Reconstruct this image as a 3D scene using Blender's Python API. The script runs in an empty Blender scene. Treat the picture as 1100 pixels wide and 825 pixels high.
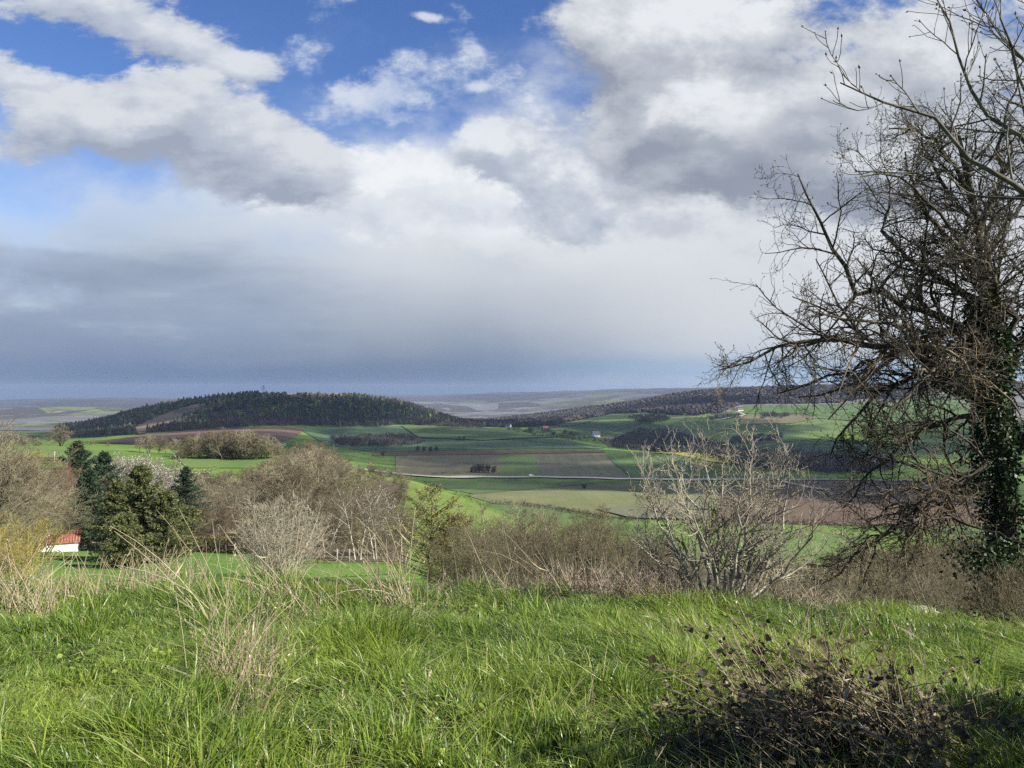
import bpy, math, random
import numpy as np
from mathutils import Vector, geometry

random.seed(7)
RNG = np.random.default_rng(11)
C = bpy.context.scene
COL = C.collection
R = math.radians
EYE = 1.65                 # eye height above the ground under the camera
F = 830.0                  # focal length in photo pixels (photo 1100 x 825)
CX, HY = 550.0, 418.0      # centre column and horizon row of the photo
SUN_AZ, SUN_EL = R(113), R(36)   # clockwise from the view direction (+Y)
EV = 1.15                    # exposure of the photograph
SUN_DIR = Vector((math.sin(SUN_AZ)*math.cos(SUN_EL), math.cos(SUN_AZ)*math.cos(SUN_EL), math.sin(SUN_EL)))

# ------------------------------------------------------------------ helpers
def lin(r, g, b):
    f = lambda c: (c/255/12.92) if c/255 <= .04045 else ((c/255+.055)/1.055)**2.4
    return (f(r), f(g), f(b), 1.0)

def tag(o, label=None, cat=None, group=None, kind=None):
    if label: o['label'] = label
    if cat: o['category'] = cat
    if group: o['group'] = group
    if kind: o['kind'] = kind
    return o

def empty(name, loc, rz=0.0, scale=None):
    o = bpy.data.objects.new(name, None)
    o.empty_display_size = .2
    o.location = loc
    o.rotation_euler = (0, 0, rz)
    if scale is not None: o.scale = scale
    COL.objects.link(o)
    return o

def mesh_np(name, verts, polys, mat=None, parent=None, smooth=True, attr=None, loc=None):
    """verts (N,3); polys: list of int arrays (M,k)"""
    verts = np.asarray(verts, np.float32).reshape(-1, 3)
    me = bpy.data.meshes.new(name)
    polys = [np.asarray(p, np.int32) for p in polys if len(p)]
    me.vertices.add(len(verts)); me.vertices.foreach_set('co', verts.ravel())
    nl = sum(p.size for p in polys); npoly = sum(len(p) for p in polys)
    me.loops.add(nl); me.polygons.add(npoly)
    me.loops.foreach_set('vertex_index', np.concatenate([p.ravel() for p in polys]))
    starts = []; s = 0
    for p in polys:
        k = p.shape[1]
        starts.append(s+np.arange(len(p), dtype=np.int32)*k); s += p.size
    me.polygons.foreach_set('loop_start', np.concatenate(starts).astype(np.int32))
    me.polygons.foreach_set('use_smooth', np.full(npoly, smooth, bool))
    me.update(calc_edges=True)
    if attr is not None:
        a = me.attributes.new('tint', 'FLOAT', 'POINT')
        a.data.foreach_set('value', np.asarray(attr, np.float32))
    if mat: me.materials.append(mat)
    o = bpy.data.objects.new(name, me)
    COL.objects.link(o)
    if parent: o.parent = parent
    if loc is not None: o.location = loc
    return o

def norm(a): return a/np.maximum(np.linalg.norm(a, axis=-1, keepdims=True), 1e-9)

class Acc:
    """collects geometry for one mesh"""
    def __init__(s): s.v = []; s.q = []; s.t = []; s.a = []; s.n = 0
    def add(s, v, q=None, t=None, a=None):
        v = np.asarray(v, float).reshape(-1, 3)
        s.v.append(v)
        if q is not None and len(q): s.q.append(np.asarray(q)+s.n)
        if t is not None and len(t): s.t.append(np.asarray(t)+s.n)
        s.a.append(np.full(len(v), .5) if a is None else np.broadcast_to(a, (len(v),)))
        s.n += len(v)
    def build(s, name, mat, parent=None, smooth=True, loc=None):
        p = []
        if s.q: p.append(np.concatenate(s.q))
        if s.t: p.append(np.concatenate(s.t))
        return mesh_np(name, np.concatenate(s.v), p, mat, parent, smooth, np.concatenate(s.a), loc)

def tubes(acc, P, Rr, sides=4, tint=None, cap=False):
    P = np.asarray(P, float); Rr = np.asarray(Rr, float)
    if P.ndim == 2: P = P[None]; Rr = Rr[None]
    N, k, _ = P.shape
    if N == 0: return
    T = np.empty_like(P)
    T[:, 1:-1] = P[:, 2:]-P[:, :-2]; T[:, 0] = P[:, 1]-P[:, 0]; T[:, -1] = P[:, -1]-P[:, -2]
    T = norm(T)
    ref = np.where(np.abs(T[:, :1, 2:3]) > .8, np.array([1., 0, 0]), np.array([0, 0, 1.]))
    A = norm(np.cross(T, np.broadcast_to(ref, T.shape)))
    B = np.cross(T, A)
    th = np.arange(sides)*2*np.pi/sides
    V = P[:, :, None] + Rr[:, :, None, None]*(A[:, :, None]*np.cos(th)[None, None, :, None]+B[:, :, None]*np.sin(th)[None, None, :, None])
    idx = np.arange(N*k*sides).reshape(N, k, sides)
    a = idx[:, :-1]; b = idx[:, 1:]
    q = np.stack([a, np.roll(a, -1, 2), np.roll(b, -1, 2), b], -1).reshape(-1, 4)
    tt = None if tint is None else np.repeat(tint, k*sides)
    acc.add(V.reshape(-1, 3), q, a=tt)
    if cap:
        for e in (0, k-1):
            for n in range(N):
                c = idx[n, e]
                if e == 0: c = c[::-1]
                base = acc.n-N*k*sides
                acc.t.append(np.array([[c[0], c[i], c[i+1]] for i in range(1, sides-1)])+base)

def leaves(acc, centre, size, rng, up=None, aspect=.6, tint=None, flat=0.0):
    """rhombic leaf faces, random orientation"""
    n = len(centre)
    if n == 0: return
    d = norm(rng.normal(size=(n, 3)) if up is None else rng.normal(size=(n, 3))*.7+up)
    w = norm(np.cross(d, norm(rng.normal(size=(n, 3))+np.array([0, 0, flat]))))
    size = np.broadcast_to(size, (n,))[:, None]
    nn = np.cross(d, w)
    v = np.stack([centre, centre+d*size*.45+w*size*aspect*.5+nn*size*.08, centre+d*size, centre+d*size*.45-w*size*aspect*.5+nn*size*.08], 1)
    acc.add(v.reshape(-1, 3), np.arange(n*4).reshape(n, 4), a=None if tint is None else np.repeat(tint, 4))

def box(acc, c, s, rz=0.0):
    c = np.asarray(c, float); s = np.asarray(s, float)/2
    v = np.array([[x, y, z] for x in (-1, 1) for y in (-1, 1) for z in (-1, 1)])*s
    cs, sn = math.cos(rz), math.sin(rz)
    v = np.stack([v[:, 0]*cs-v[:, 1]*sn, v[:, 0]*sn+v[:, 1]*cs, v[:, 2]], 1)+c
    acc.add(v, [[0, 1, 3, 2], [4, 6, 7, 5], [0, 4, 5, 1], [2, 3, 7, 6], [0, 2, 6, 4], [1, 5, 7, 3]])

def hash2(ix, iy, seed):
    h = (ix*374761393+iy*668265263+seed*1442695041) & 0xffffffff
    h = ((h ^ (h >> 13))*1274126177) & 0xffffffff
    return ((h ^ (h >> 16)) & 0xffff)/65535.0

def vnoise(x, y, seed=0):
    x = np.asarray(x, float); y = np.asarray(y, float)
    ix = np.floor(x).astype(np.int64); iy = np.floor(y).astype(np.int64)
    fx = x-ix; fy = y-iy
    fx = fx*fx*(3-2*fx); fy = fy*fy*(3-2*fy)
    a = hash2(ix, iy, seed); b = hash2(ix+1, iy, seed); c = hash2(ix, iy+1, seed); d = hash2(ix+1, iy+1, seed)
    return (a*(1-fx)+b*fx)*(1-fy)+(c*(1-fx)+d*fx)*fy

def fbm(x, y, seed=0, o=4):
    s = 0; a = .5; t = 0
    for i in range(o):
        s = s+a*vnoise(x*2**i+i*17.3, y*2**i-i*9.1, seed+i); t += a; a *= .5
    return s/t

# ------------------------------------------------------------------ materials
class S:
    """socket with arithmetic, for writing node trees as formulas"""
    def __init__(s, t, k): s.t = t; s.k = k
    def m(s, op, *o, clamp=False):
        n = s.t.nodes.new('ShaderNodeMath'); n.operation = op; n.use_clamp = clamp
        s.t.links.new(s.k, n.inputs[0])
        for i, v in enumerate(o):
            if isinstance(v, S): s.t.links.new(v.k, n.inputs[i+1])
            else: n.inputs[i+1].default_value = v
        return S(s.t, n.outputs[0])
    def __add__(s, o): return s.m('ADD', o)
    __radd__ = __add__
    def __sub__(s, o): return s.m('SUBTRACT', o)
    def __rsub__(s, o): return s.m('MULTIPLY', -1.0).m('ADD', o)
    def __mul__(s, o): return s.m('MULTIPLY', o)
    __rmul__ = __mul__
    def __truediv__(s, o): return s.m('DIVIDE', o)
    def clamp(s): return s.m('ADD', 0.0, clamp=True)
    def smooth(s, lo, hi):
        n = s.t.nodes.new('ShaderNodeMapRange'); n.interpolation_type = 'SMOOTHSTEP'
        s.t.links.new(s.k, n.inputs[0])
        n.inputs[1].default_value = lo; n.inputs[2].default_value = hi
        n.inputs[3].default_value = 0; n.inputs[4].default_value = 1
        return S(s.t, n.outputs[0])

def ramp(fac, stops, interp='LINEAR'):
    n = fac.t.nodes.new('ShaderNodeValToRGB'); fac.t.links.new(fac.k, n.inputs[0])
    e = n.color_ramp.elements; n.color_ramp.interpolation = interp
    while len(e) < len(stops): e.new(.5)
    for el, (p, c) in zip(e, stops): el.position = p; el.color = tuple(c[:3])+(1,)
    return S(fac.t, n.outputs[0])

def mixc(a, b, f, mode='MIX'):
    t = f.t if isinstance(f, S) else a.t
    n = t.nodes.new('ShaderNodeMix'); n.data_type = 'RGBA'; n.blend_type = mode; n.clamp_factor = True
    for i, v in ((0, f), (6, a), (7, b)):
        if isinstance(v, S): t.links.new(v.k, n.inputs[i])
        else: n.inputs[i].default_value = v if i == 0 else tuple(v[:3])+(1,)
    return S(t, n.outputs[2])

def noise(t, vec, scale, detail=4, rough=.55, dist=0.0, dim='3D'):
    n = t.nodes.new('ShaderNodeTexNoise'); n.noise_dimensions = dim
    n.inputs['Scale'].default_value = scale; n.inputs['Detail'].default_value = detail
    n.inputs['Roughness'].default_value = rough; n.inputs['Distortion'].default_value = dist
    if vec is not None: t.links.new(vec.k, n.inputs['Vector'])
    return S(t, n.outputs[0])

def coords(t, kind='Object'):
    n = t.nodes.new('ShaderNodeTexCoord'); return S(t, n.outputs[kind])

def geo_pos(t):
    n = t.nodes.new('ShaderNodeNewGeometry'); return S(t, n.outputs['Position'])

def mapping(v, scale=(1, 1, 1), rot=(0, 0, 0), loc=(0, 0, 0)):
    n = v.t.nodes.new('ShaderNodeMapping'); v.t.links.new(v.k, n.inputs[0])
    n.inputs['Scale'].default_value = scale; n.inputs['Rotation'].default_value = rot; n.inputs['Location'].default_value = loc
    return S(v.t, n.outputs[0])

def new_mat(name):
    m = bpy.data.materials.new(name); m.use_nodes = True
    t = m.node_tree
    return m, t, t.nodes['Principled BSDF'], t.nodes['Material Output']

def setin(t, node, name, v):
    if isinstance(v, S): t.links.new(v.k, node.inputs[name])
    else: node.inputs[name].default_value = v

def bump(t, p, h, strength, dist):
    b = t.nodes.new('ShaderNodeBump'); b.inputs['Strength'].default_value = strength; b.inputs['Distance'].default_value = dist
    t.links.new(h.k, b.inputs['Height']); t.links.new(b.outputs[0], p.inputs['Normal'])

def noise_mat(name, stops, scale=1.0, detail=5, rough=.9, bmp=0.0, bdist=.01, stretch=(1, 1, 1), spec=.2, rot=(0, 0, 0), rnd=0.0, world=False):
    m, t, p, o = new_mat(name)
    v = mapping(geo_pos(t) if world else coords(t), stretch, rot)
    f = noise(t, v, scale, detail)
    col = ramp(f.smooth(.25, .75), stops)
    if rnd:
        oi = t.nodes.new('ShaderNodeObjectInfo'); r = S(t, oi.outputs['Random'])
        hv = t.nodes.new('ShaderNodeHueSaturation')
        t.links.new(col.k, hv.inputs['Color']); t.links.new((r*(2*rnd)+(1-rnd)).k, hv.inputs['Value'])
        t.links.new(((r*7.31).m('FRACT')*.03+.485).k, hv.inputs['Hue'])
        col = S(t, hv.outputs[0])
    setin(t, p, 'Base Color', col)
    p.inputs['Roughness'].default_value = rough
    p.inputs['Specular IOR Level'].default_value = spec
    if bmp: bump(t, p, f, bmp, bdist)
    return m

def leaf_mat(name, stops, trans=.35, rough=.5, spec=.35, rnd=0.0, patch=None):
    """foliage: tint per leaf, some light passes through the blade"""
    m, t, p, o = new_mat(name)
    a = t.nodes.new('ShaderNodeAttribute'); a.attribute_name = 'tint'
    f = S(t, a.outputs['Fac'])
    col = ramp(f, stops)
    if patch:
        n = noise(t, geo_pos(t), patch[0], 3)
        col = mixc(col, patch[1], n.smooth(.48, .68)*patch[2])
    if rnd:
        oi = t.nodes.new('ShaderNodeObjectInfo'); r = S(t, oi.outputs['Random'])
        hv = t.nodes.new('ShaderNodeHueSaturation'); t.links.new(col.k, hv.inputs['Color'])
        t.links.new((r*(2*rnd)+(1-rnd)).k, hv.inputs['Value']); col = S(t, hv.outputs[0])
    setin(t, p, 'Base Color', col)
    p.inputs['Roughness'].default_value = rough; p.inputs['Specular IOR Level'].default_value = spec
    if trans:
        tr = t.nodes.new('ShaderNodeBsdfTranslucent'); t.links.new(col.k, tr.inputs['Color'])
        mx = t.nodes.new('ShaderNodeMixShader'); mx.inputs[0].default_value = trans
        t.links.new(p.outputs[0], mx.inputs[1]); t.links.new(tr.outputs[0], mx.inputs[2])
        t.links.new(mx.outputs[0], o.inputs['Surface'])
    return m

M = {}
M['bark_grey'] = noise_mat('bark_grey', [(0, (.11, .095, .07)), (.5, (.2, .175, .13)), (1, (.29, .26, .2))], 6, 6, bmp=.5, stretch=(1, 1, .3))
M['bark_dark'] = noise_mat('bark_dark', [(0, (.028, .023, .017)), (.55, (.06, .05, .036)), (.8, (.1, .088, .05)), (1, (.17, .16, .1))], 5, 8, bmp=.8, bdist=.02, stretch=(1, 1, .5))
M['bark_ash'] = noise_mat('bark_ash', [(0, (.06, .055, .04)), (.6, (.12, .11, .08)), (1, (.2, .19, .14))], 5, 6, bmp=.5)
M['bark_pale'] = noise_mat('bark_pale', [(0, (.09, .08, .055)), (.4, (.27, .245, .18)), (1, (.48, .44, .34))], 4, 6, bmp=.4, stretch=(1, 1, .4))
M['twig_mid'] = noise_mat('twig_mid', [(0, (.112, .096, .056)), (1, (.262, .23, .145))], .5, 3, rnd=.35)
M['twig_pale'] = noise_mat('twig_pale', [(0, (.19, .165, .115)), (1, (.4, .36, .26))], .8, 3)
M['twig_brown'] = noise_mat('twig_brown', [(0, (.08, .065, .038)), (1, (.178, .146, .088))], .6, 3, rnd=.3)
M['twig_olive'] = noise_mat('twig_olive', [(0, (.07, .065, .035)), (1, (.17, .155, .085))], .6, 3, rnd=.2)
M['twig_red'] = noise_mat('twig_red', [(0, (.12, .075, .05)), (1, (.235, .155, .105))], .6, 3)
M['twig_yellow'] = noise_mat('twig_yellow', [(0, (.22, .18, .05)), (1, (.42, .34, .1))], .6, 3)
M['twig_dark'] = noise_mat('twig_dark', [(0, (.026, .022, .016)), (.55, (.056, .046, .034)), (1, (.14, .12, .088))], 3, 4)
M['bud'] = leaf_mat('bud', [(0, (.07, .06, .035)), (1, (.2, .19, .11))], .15)
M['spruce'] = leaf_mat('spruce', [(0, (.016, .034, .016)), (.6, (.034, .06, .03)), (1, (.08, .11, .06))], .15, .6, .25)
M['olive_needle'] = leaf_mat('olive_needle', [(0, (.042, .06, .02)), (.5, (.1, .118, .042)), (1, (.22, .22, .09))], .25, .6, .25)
M['larch_needle'] = leaf_mat('larch_needle', [(0, (.1, .085, .03)), (.5, (.19, .16, .055)), (1, (.3, .27, .1))], .25, .6, .2)
M['ivy_leaf'] = leaf_mat('ivy_leaf', [(0, (.01, .022, .006)), (.6, (.026, .048, .014)), (1, (.08, .115, .04))], .12, .5, .28)
M['blossom'] = leaf_mat('blossom', [(0, (.4, .37, .3)), (1, (.7, .67, .6))], .3)
M['young_leaf'] = leaf_mat('young_leaf', [(0, (.12, .15, .04)), (1, (.28, .3, .08))], .3)
M['hedge_leaf'] = leaf_mat('hedge_leaf', [(0, (.06, .06, .02)), (.5, (.13, .105, .045)), (1, (.22, .17, .08))], .2)
M['grass'] = leaf_mat('grass', [(0, (.022, .055, .009)), (.4, (.13, .21, .028)), (.8, (.3, .375, .06)), (.93, (.36, .38, .11)), (1, (.5, .43, .25))], .4, .38, .45,
                      patch=(.55, (.27, .34, .04), .45))
M['straw'] = leaf_mat('straw', [(0, (.18, .14, .085)), (.5, (.34, .275, .17)), (1, (.52, .44, .3))], .2, .6, .25)
M['bracken'] = leaf_mat('bracken', [(0, (.13, .1, .065)), (.5, (.28, .22, .15)), (1, (.45, .37, .27))], .2, .7)
M['bramble_leaf'] = leaf_mat('bramble_leaf', [(0, (.038, .034, .016)), (.5, (.1, .084, .04)), (.8, (.11, .125, .042)), (1, (.28, .21, .1))], .2, .6, .2)
M['bramble_stem'] = noise_mat('bramble_stem', [(0, (.07, .05, .03)), (1, (.18, .135, .085))], 10, 3)

# ------------------------------------------------------------------ terrain
ND = [.1, 4.6, 9, 13, 18, 30, 45, 60, 87, 110, 150, 200, 260, 360, 500, 800, 1050, 1450, 1800, 2100, 2300, 2800, 3300, 4000, 5500, 7000, 9000, 12000]
NY = {  # photo row of the ground at each distance, column by column
 4.6: [(0, 824), (700, 824), (1100, 834)],
 9: [(0, 671), (300, 671), (500, 675), (700, 684), (850, 690), (1000, 702), (1100, 716), (1450, 740)],
 13: [(0, 635), (300, 635), (500, 640), (700, 650), (850, 656), (1000, 668), (1100, 682), (1450, 715)],
 18: [(0, 649), (300, 649), (500, 654), (700, 663), (850, 669), (1000, 680), (1100, 692), (1450, 720)],
 30: [(0, 642), (300, 642), (500, 648), (700, 656), (850, 662), (1000, 672), (1100, 684), (1450, 705)],
 45: [(0, 625), (300, 625), (500, 632), (700, 643), (850, 650), (1000, 656), (1100, 664), (1450, 680)],
 60: [(0, 604), (300, 605), (440, 607), (500, 612), (600, 622), (900, 638), (1100, 645), (1450, 655)],
 87: [(0, 588), (350, 592), (440, 592), (500, 598), (600, 609), (900, 626), (1100, 630)],
 110: [(0, 575), (200, 584), (350, 584), (440, 576), (500, 585), (600, 600), (900, 619), (1100, 621)],
 150: [(0, 548), (200, 564), (350, 562), (410, 549), (440, 541), (500, 560), (560, 577), (600, 588), (900, 609), (1100, 611)],
 200: [(0, 512), (100, 524), (200, 536), (350, 534), (400, 516), (440, 515), (500, 537), (560, 560), (600, 574), (700, 590), (900, 603), (1100, 603)],
 260: [(0, 489), (180, 492), (300, 494), (350, 498), (400, 505), (440, 535), (500, 547), (560, 558), (600, 566), (900, 588), (1100, 590)],
 360: [(0, 478), (60, 477), (250, 480), (330, 490), (400, 520), (440, 543), (500, 548), (560, 552), (600, 552), (900, 565), (1100, 567)],
 500: [(0, 501), (350, 503), (400, 515), (440, 530), (600, 531), (900, 540), (1100, 541)],
 800: [(0, 500), (350, 499), (440, 513), (600, 514), (760, 516), (1100, 517)],
 1050: [(0, 488), (100, 477), (200, 471), (300, 474), (350, 484), (440, 490), (600, 490), (700, 488), (770, 490), (830, 501), (900, 505), (1100, 505)],
 1450: [(0, 474), (100, 470), (150, 466), (200, 463), (250, 461), (300, 461), (350, 467), (440, 470), (600, 471), (700, 482), (800, 488), (900, 488), (1100, 485)],
 1800: [(0, 466), (100, 466), (150, 459), (200, 455), (250, 453), (300, 452), (350, 455), (400, 457), (440, 458), (500, 460), (600, 461), (700, 468), (800, 471), (900, 470), (1100, 465)],
 2100: [(0, 463), (60, 463), (100, 456), (150, 443), (200, 434), (250, 428), (300, 424), (350, 425), (400, 430), (440, 436), (470, 447), (500, 456), (520, 459), (600, 457), (700, 459), (800, 458), (900, 456), (1100, 450)],
 2300: [(0, 461), (60, 462), (100, 457), (150, 444), (200, 435), (250, 429), (300, 425), (350, 426), (400, 431), (440, 437), (470, 448), (500, 456), (520, 457), (600, 454), (700, 451), (800, 447), (900, 444), (1100, 438)],
 2800: [(0, 458), (450, 458), (500, 456), (520, 455), (600, 451), (650, 446), (700, 440), (750, 435), (800, 431), (900, 428), (1100, 426)],
 3300: [(0, 452), (450, 452), (520, 454), (560, 449), (600, 445), (650, 438), (700, 430), (740, 424), (800, 419), (850, 417), (900, 416), (1000, 415), (1100, 414)],
 4000: [(0, 445), (450, 448), (520, 450), (600, 447), (700, 433), (800, 420), (900, 417), (1100, 415)],
 5500: [(0, 438), (450, 438), (520, 440), (600, 436), (700, 427), (800, 419), (1100, 416)],
 7000: [(0, 434), (450, 428), (520, 430), (600, 426), (700, 420), (760, 417), (1100, 416)],
 9000: [(0, 431), (450, 426), (520, 425), (600, 422), (700, 418.5), (760, 417), (1100, 417)],
 12000: [(0, 430), (450, 425.5), (520, 424), (600, 421), (700, 418), (760, 417), (1100, 417)],
}
TA = np.linspace(-1.05, 1.05, 421)            # azimuth samples
TL = np.linspace(math.log(.5), math.log(16500), 700)
def _pchip(x, y, xi):
    h = np.diff(x); d = np.diff(y)/h
    m = np.zeros_like(y)
    w1 = 2*h[1:]+h[:-1]; w2 = h[1:]+2*h[:-1]
    ok = d[:-1]*d[1:] > 0
    with np.errstate(divide='ignore', invalid='ignore'):
        hm = (w1+w2)/(w1/d[:-1]+w2/d[1:])
    m[1:-1] = np.where(ok, hm, 0); m[0] = d[0]; m[-1] = d[-1]
    xi = np.clip(xi, x[0], x[-1])
    i = np.clip(np.searchsorted(x, xi)-1, 0, len(x)-2)
    t = (xi-x[i])/h[i]
    return (2*t**3-3*t**2+1)*y[i]+(t**3-2*t**2+t)*h[i]*m[i]+(-2*t**3+3*t**2)*y[i+1]+(t**3-t**2)*h[i]*m[i+1]
def _table():
    px = CX+F*np.tan(np.clip(TA, -.75, .75))
    rows = []
    for d in ND:
        if d == .1: rows.append(np.full(len(px), -EYE)); continue
        xs, ys = zip(*NY[d])
        rows.append(-(np.interp(px, xs, ys)-HY)/F*d)
    rows = np.array(rows)
    ker = np.exp(-np.linspace(-2, 2, 13)**2); ker /= ker.sum()
    rows = np.array([np.convolve(np.pad(r, 6, mode='edge'), ker, 'valid') for r in rows])
    Z = np.zeros((len(TA), len(TL)))
    for i, a in enumerate(TA):
        lr = np.log(np.array(ND)/math.cos(min(abs(a), .75)))
        Z[i] = _pchip(lr, rows[:, i], TL)
    return Z+EYE
TZ = _table()
_rr = np.random.default_rng(3)
def H(x, y, detail=True):
    x = np.asarray(x, float); y = np.asarray(y, float)
    a = np.arctan2(x, y); r = np.sqrt(x*x+y*y)+1e-6
    lr = np.clip((np.log(np.maximum(r, .5))-TL[0])/(TL[1]-TL[0]), 0, len(TL)-1.001)
    def samp(ac):
        fa = np.clip((ac-TA[0])/(TA[1]-TA[0]), 0, len(TA)-1.001)
        i = fa.astype(int); j = lr.astype(int); u = fa-i; v = lr-j
        return (TZ[i, j]*(1-u)+TZ[i+1, j]*u)*(1-v)+(TZ[i, j+1]*(1-u)+TZ[i+1, j+1]*u)*v
    z = samp(np.clip(a, -1.05, 1.05))
    w = np.clip((np.abs(a)-1.05)/(math.pi-1.05), 0, 1); w = w*w*(3-2*w)
    z = z*(1-w)+w*.5*(samp(np.full_like(a, 1.05))+samp(np.full_like(a, -1.05)))
    if detail:
        z = z+((vnoise(x/1.1, y/1.1, 5)-.5)*.12+(vnoise(x/.42, y/.42, 6)-.5)*.09)*np.clip(1-r/60, 0, 1)*np.clip(r/3, 0, 1)
        z = z+(fbm(x/38, y/38, 9, 3)-.5)*np.clip((r-40)/300, 0, 1)*3.0
        z = z+(fbm(x/1300+.3, y/620, 23, 3)-.52)*np.clip((r-3700)/2200, 0, 1)*85
        z = z+(fbm(x/260, y/260, 19, 3)-.5)*np.clip((r-900)/2500, 0, 1)*16
    return z
def Hs(x, y): return float(H(np.array([x]), np.array([y]))[0])
def gpt(px, d):                       # ground point in the direction of a photo column, d metres ahead
    x = (px-CX)/F*d
    return Vector((x, d, Hs(x, d)))
def unproj(px, py, dmin=3.0, dmax=11900):
    """where the sight line of a photo pixel meets the ground"""
    px = np.atleast_1d(np.asarray(px, float)); py = np.atleast_1d(np.asarray(py, float))
    out = np.zeros((len(px), 3))
    d = np.exp(np.linspace(math.log(dmin), math.log(dmax), 1400))
    for i, (x, y) in enumerate(zip(px, py)):
        X = (x-CX)/F*d; Zr = EYE-(y-HY)/F*d
        g = H(X, d)-Zr
        k = np.argmax(g >= 0) if (g >= 0).any() else int(np.argmax(g))
        k = max(k, 1)
        t = np.clip(-g[k-1]/(g[k]-g[k-1]+1e-9), 0, 1); dd = d[k-1]+(d[k]-d[k-1])*t
        out[i] = ((x-CX)/F*dd, dd, float(H(np.array([(x-CX)/F*dd]), np.array([dd]))[0]))
    return out
def to_px(p):
    p = np.asarray(p, float)
    return CX+F*p[..., 0]/p[..., 1], HY+F*(EYE-p[..., 2])/p[..., 1]

# ground sheet: one polar grid round the viewpoint out to the horizon
GA = np.concatenate([np.linspace(-math.pi, -.85, 40, endpoint=False), np.linspace(-.85, .85, 1101), np.linspace(.85, math.pi, 41)[1:-1]])
GR = np.concatenate([np.exp(np.linspace(math.log(.6), math.log(400), 250, endpoint=False)), np.exp(np.linspace(math.log(400), math.log(3500), 190, endpoint=False)), np.exp(np.linspace(math.log(3500), math.log(11900), 60))])
def build_ground(mat):
    na, nr = len(GA), len(GR)
    AA, RR = np.meshgrid(GA, GR, indexing='ij')
    X = RR*np.sin(AA); Y = RR*np.cos(AA); Z = H(X.ravel(), Y.ravel()).reshape(X.shape)
    v = np.stack([X, Y, Z], -1).reshape(-1, 3)
    idx = np.arange(na*nr).reshape(na, nr)
    nx = np.roll(idx, -1, 0)
    q = np.stack([idx[:, :-1], idx[:, 1:], nx[:, 1:], nx[:, :-1]], -1).reshape(-1, 4)
    v = np.concatenate([v, [[0, 0, Hs(0, .01)]]]); c = na*nr
    tri = np.stack([np.full(na, c), idx[:, 0], nx[:, 0]], -1)
    o = mesh_np('ground', v, [q, tri], mat)
    return tag(o, kind='structure'), v[:-1]

def mat_ground():
    m, t, p, o = new_mat('ground_cover')
    P = geo_pos(t)
    ln = t.nodes.new('ShaderNodeVectorMath'); ln.operation = 'LENGTH'; t.links.new(P.k, ln.inputs[0])
    dist = S(t, ln.outputs['Value'])
    n1 = noise(t, P, .9, 6); n2 = noise(t, P, .05, 4); n3 = noise(t, P, .004, 4); n4 = noise(t, P, 14, 4)
    near = ramp(n1.smooth(.3, .7), [(0, (.018, .024, .009)), (.6, (.032, .045, .014)), (1, (.06, .058, .028))])
    mid = ramp((n2*.6+n1*.4).smooth(.35, .65), [(0, (.07, .11, .025)), (.55, (.1, .17, .03)), (1, (.15, .2, .05))])
    vo = t.nodes.new('ShaderNodeTexVoronoi'); vo.feature = 'F1'; vo.inputs['Scale'].default_value = 1.0
    t.links.new(mapping(P, (.0028, .0017, 0), (0, 0, .5)).k, vo.inputs['Vector'])
    cell = S(t, vo.outputs['Color'])
    sep = t.nodes.new('ShaderNodeSeparateColor'); t.links.new(cell.k, sep.inputs[0]); cr = S(t, sep.outputs[0])
    far = ramp(cr, [(0, (.07, .06, .06)), (.2, (.06, .06, .05)), (.21, (.14, .17, .06)), (.4, (.12, .15, .06)), (.41, (.115, .115, .115)), (.8, (.16, .158, .15)), (.81, (.055, .055, .055)), (1, (.075, .075, .068))])
    woods = mixc(far, (.07, .06, .06), n3.smooth(.52, .58)*.8)
    woods = mixc(woods, (.3, .27, .2), noise(t, P, .009, 5).smooth(.62, .68)*.5)
    col = mixc(near, mid, dist.smooth(14, 30))
    col = mixc(col, woods, dist.smooth(2100, 2600))
    col = mixc(col, (.05, .055, .06), dist.smooth(5600, 7600)*.75)      # the wooded plateau at the horizon
    setin(t, p, 'Base Color', col); p.inputs['Roughness'].default_value = .95; p.inputs['Specular IOR Level'].default_value = .1
    bump(t, p, n4*.3+n1, .6, .15)
    return m

GROUND, GV = build_ground(mat_ground())
GV_PX = None

def inside(poly, x, y):
    c = np.zeros(len(x), bool); j = len(poly)-1
    for i in range(len(poly)):
        xi, yi = poly[i]; xj, yj = poly[j]
        hit = ((yi > y) != (yj > y)) & (x < (xj-xi)*(y-yi)/(yj-yi+1e-12)+xi)
        c ^= hit; j = i
    return c

def field(name, poly_px, mat, lift=None, dmin=3.0, step=5.0):
    """a field: its outline lies on the ground, its surface follows the ground sheet just above it"""
    ring = []
    n = len(poly_px)
    for i in range(n):
        a = poly_px[i]; b = poly_px[(i+1) % n]
        k = max(1, int(math.hypot(b[0]-a[0], (b[1]-a[1])*3)/step))
        for s in range(k): ring.append((a[0]+(b[0]-a[0])*s/k, a[1]+(b[1]-a[1])*s/k))
    W = unproj([r[0] for r in ring], [r[1] for r in ring], dmin)
    poly = [(w[0], w[1]) for w in W]
    return field_world(name, poly, mat, lift)

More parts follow.
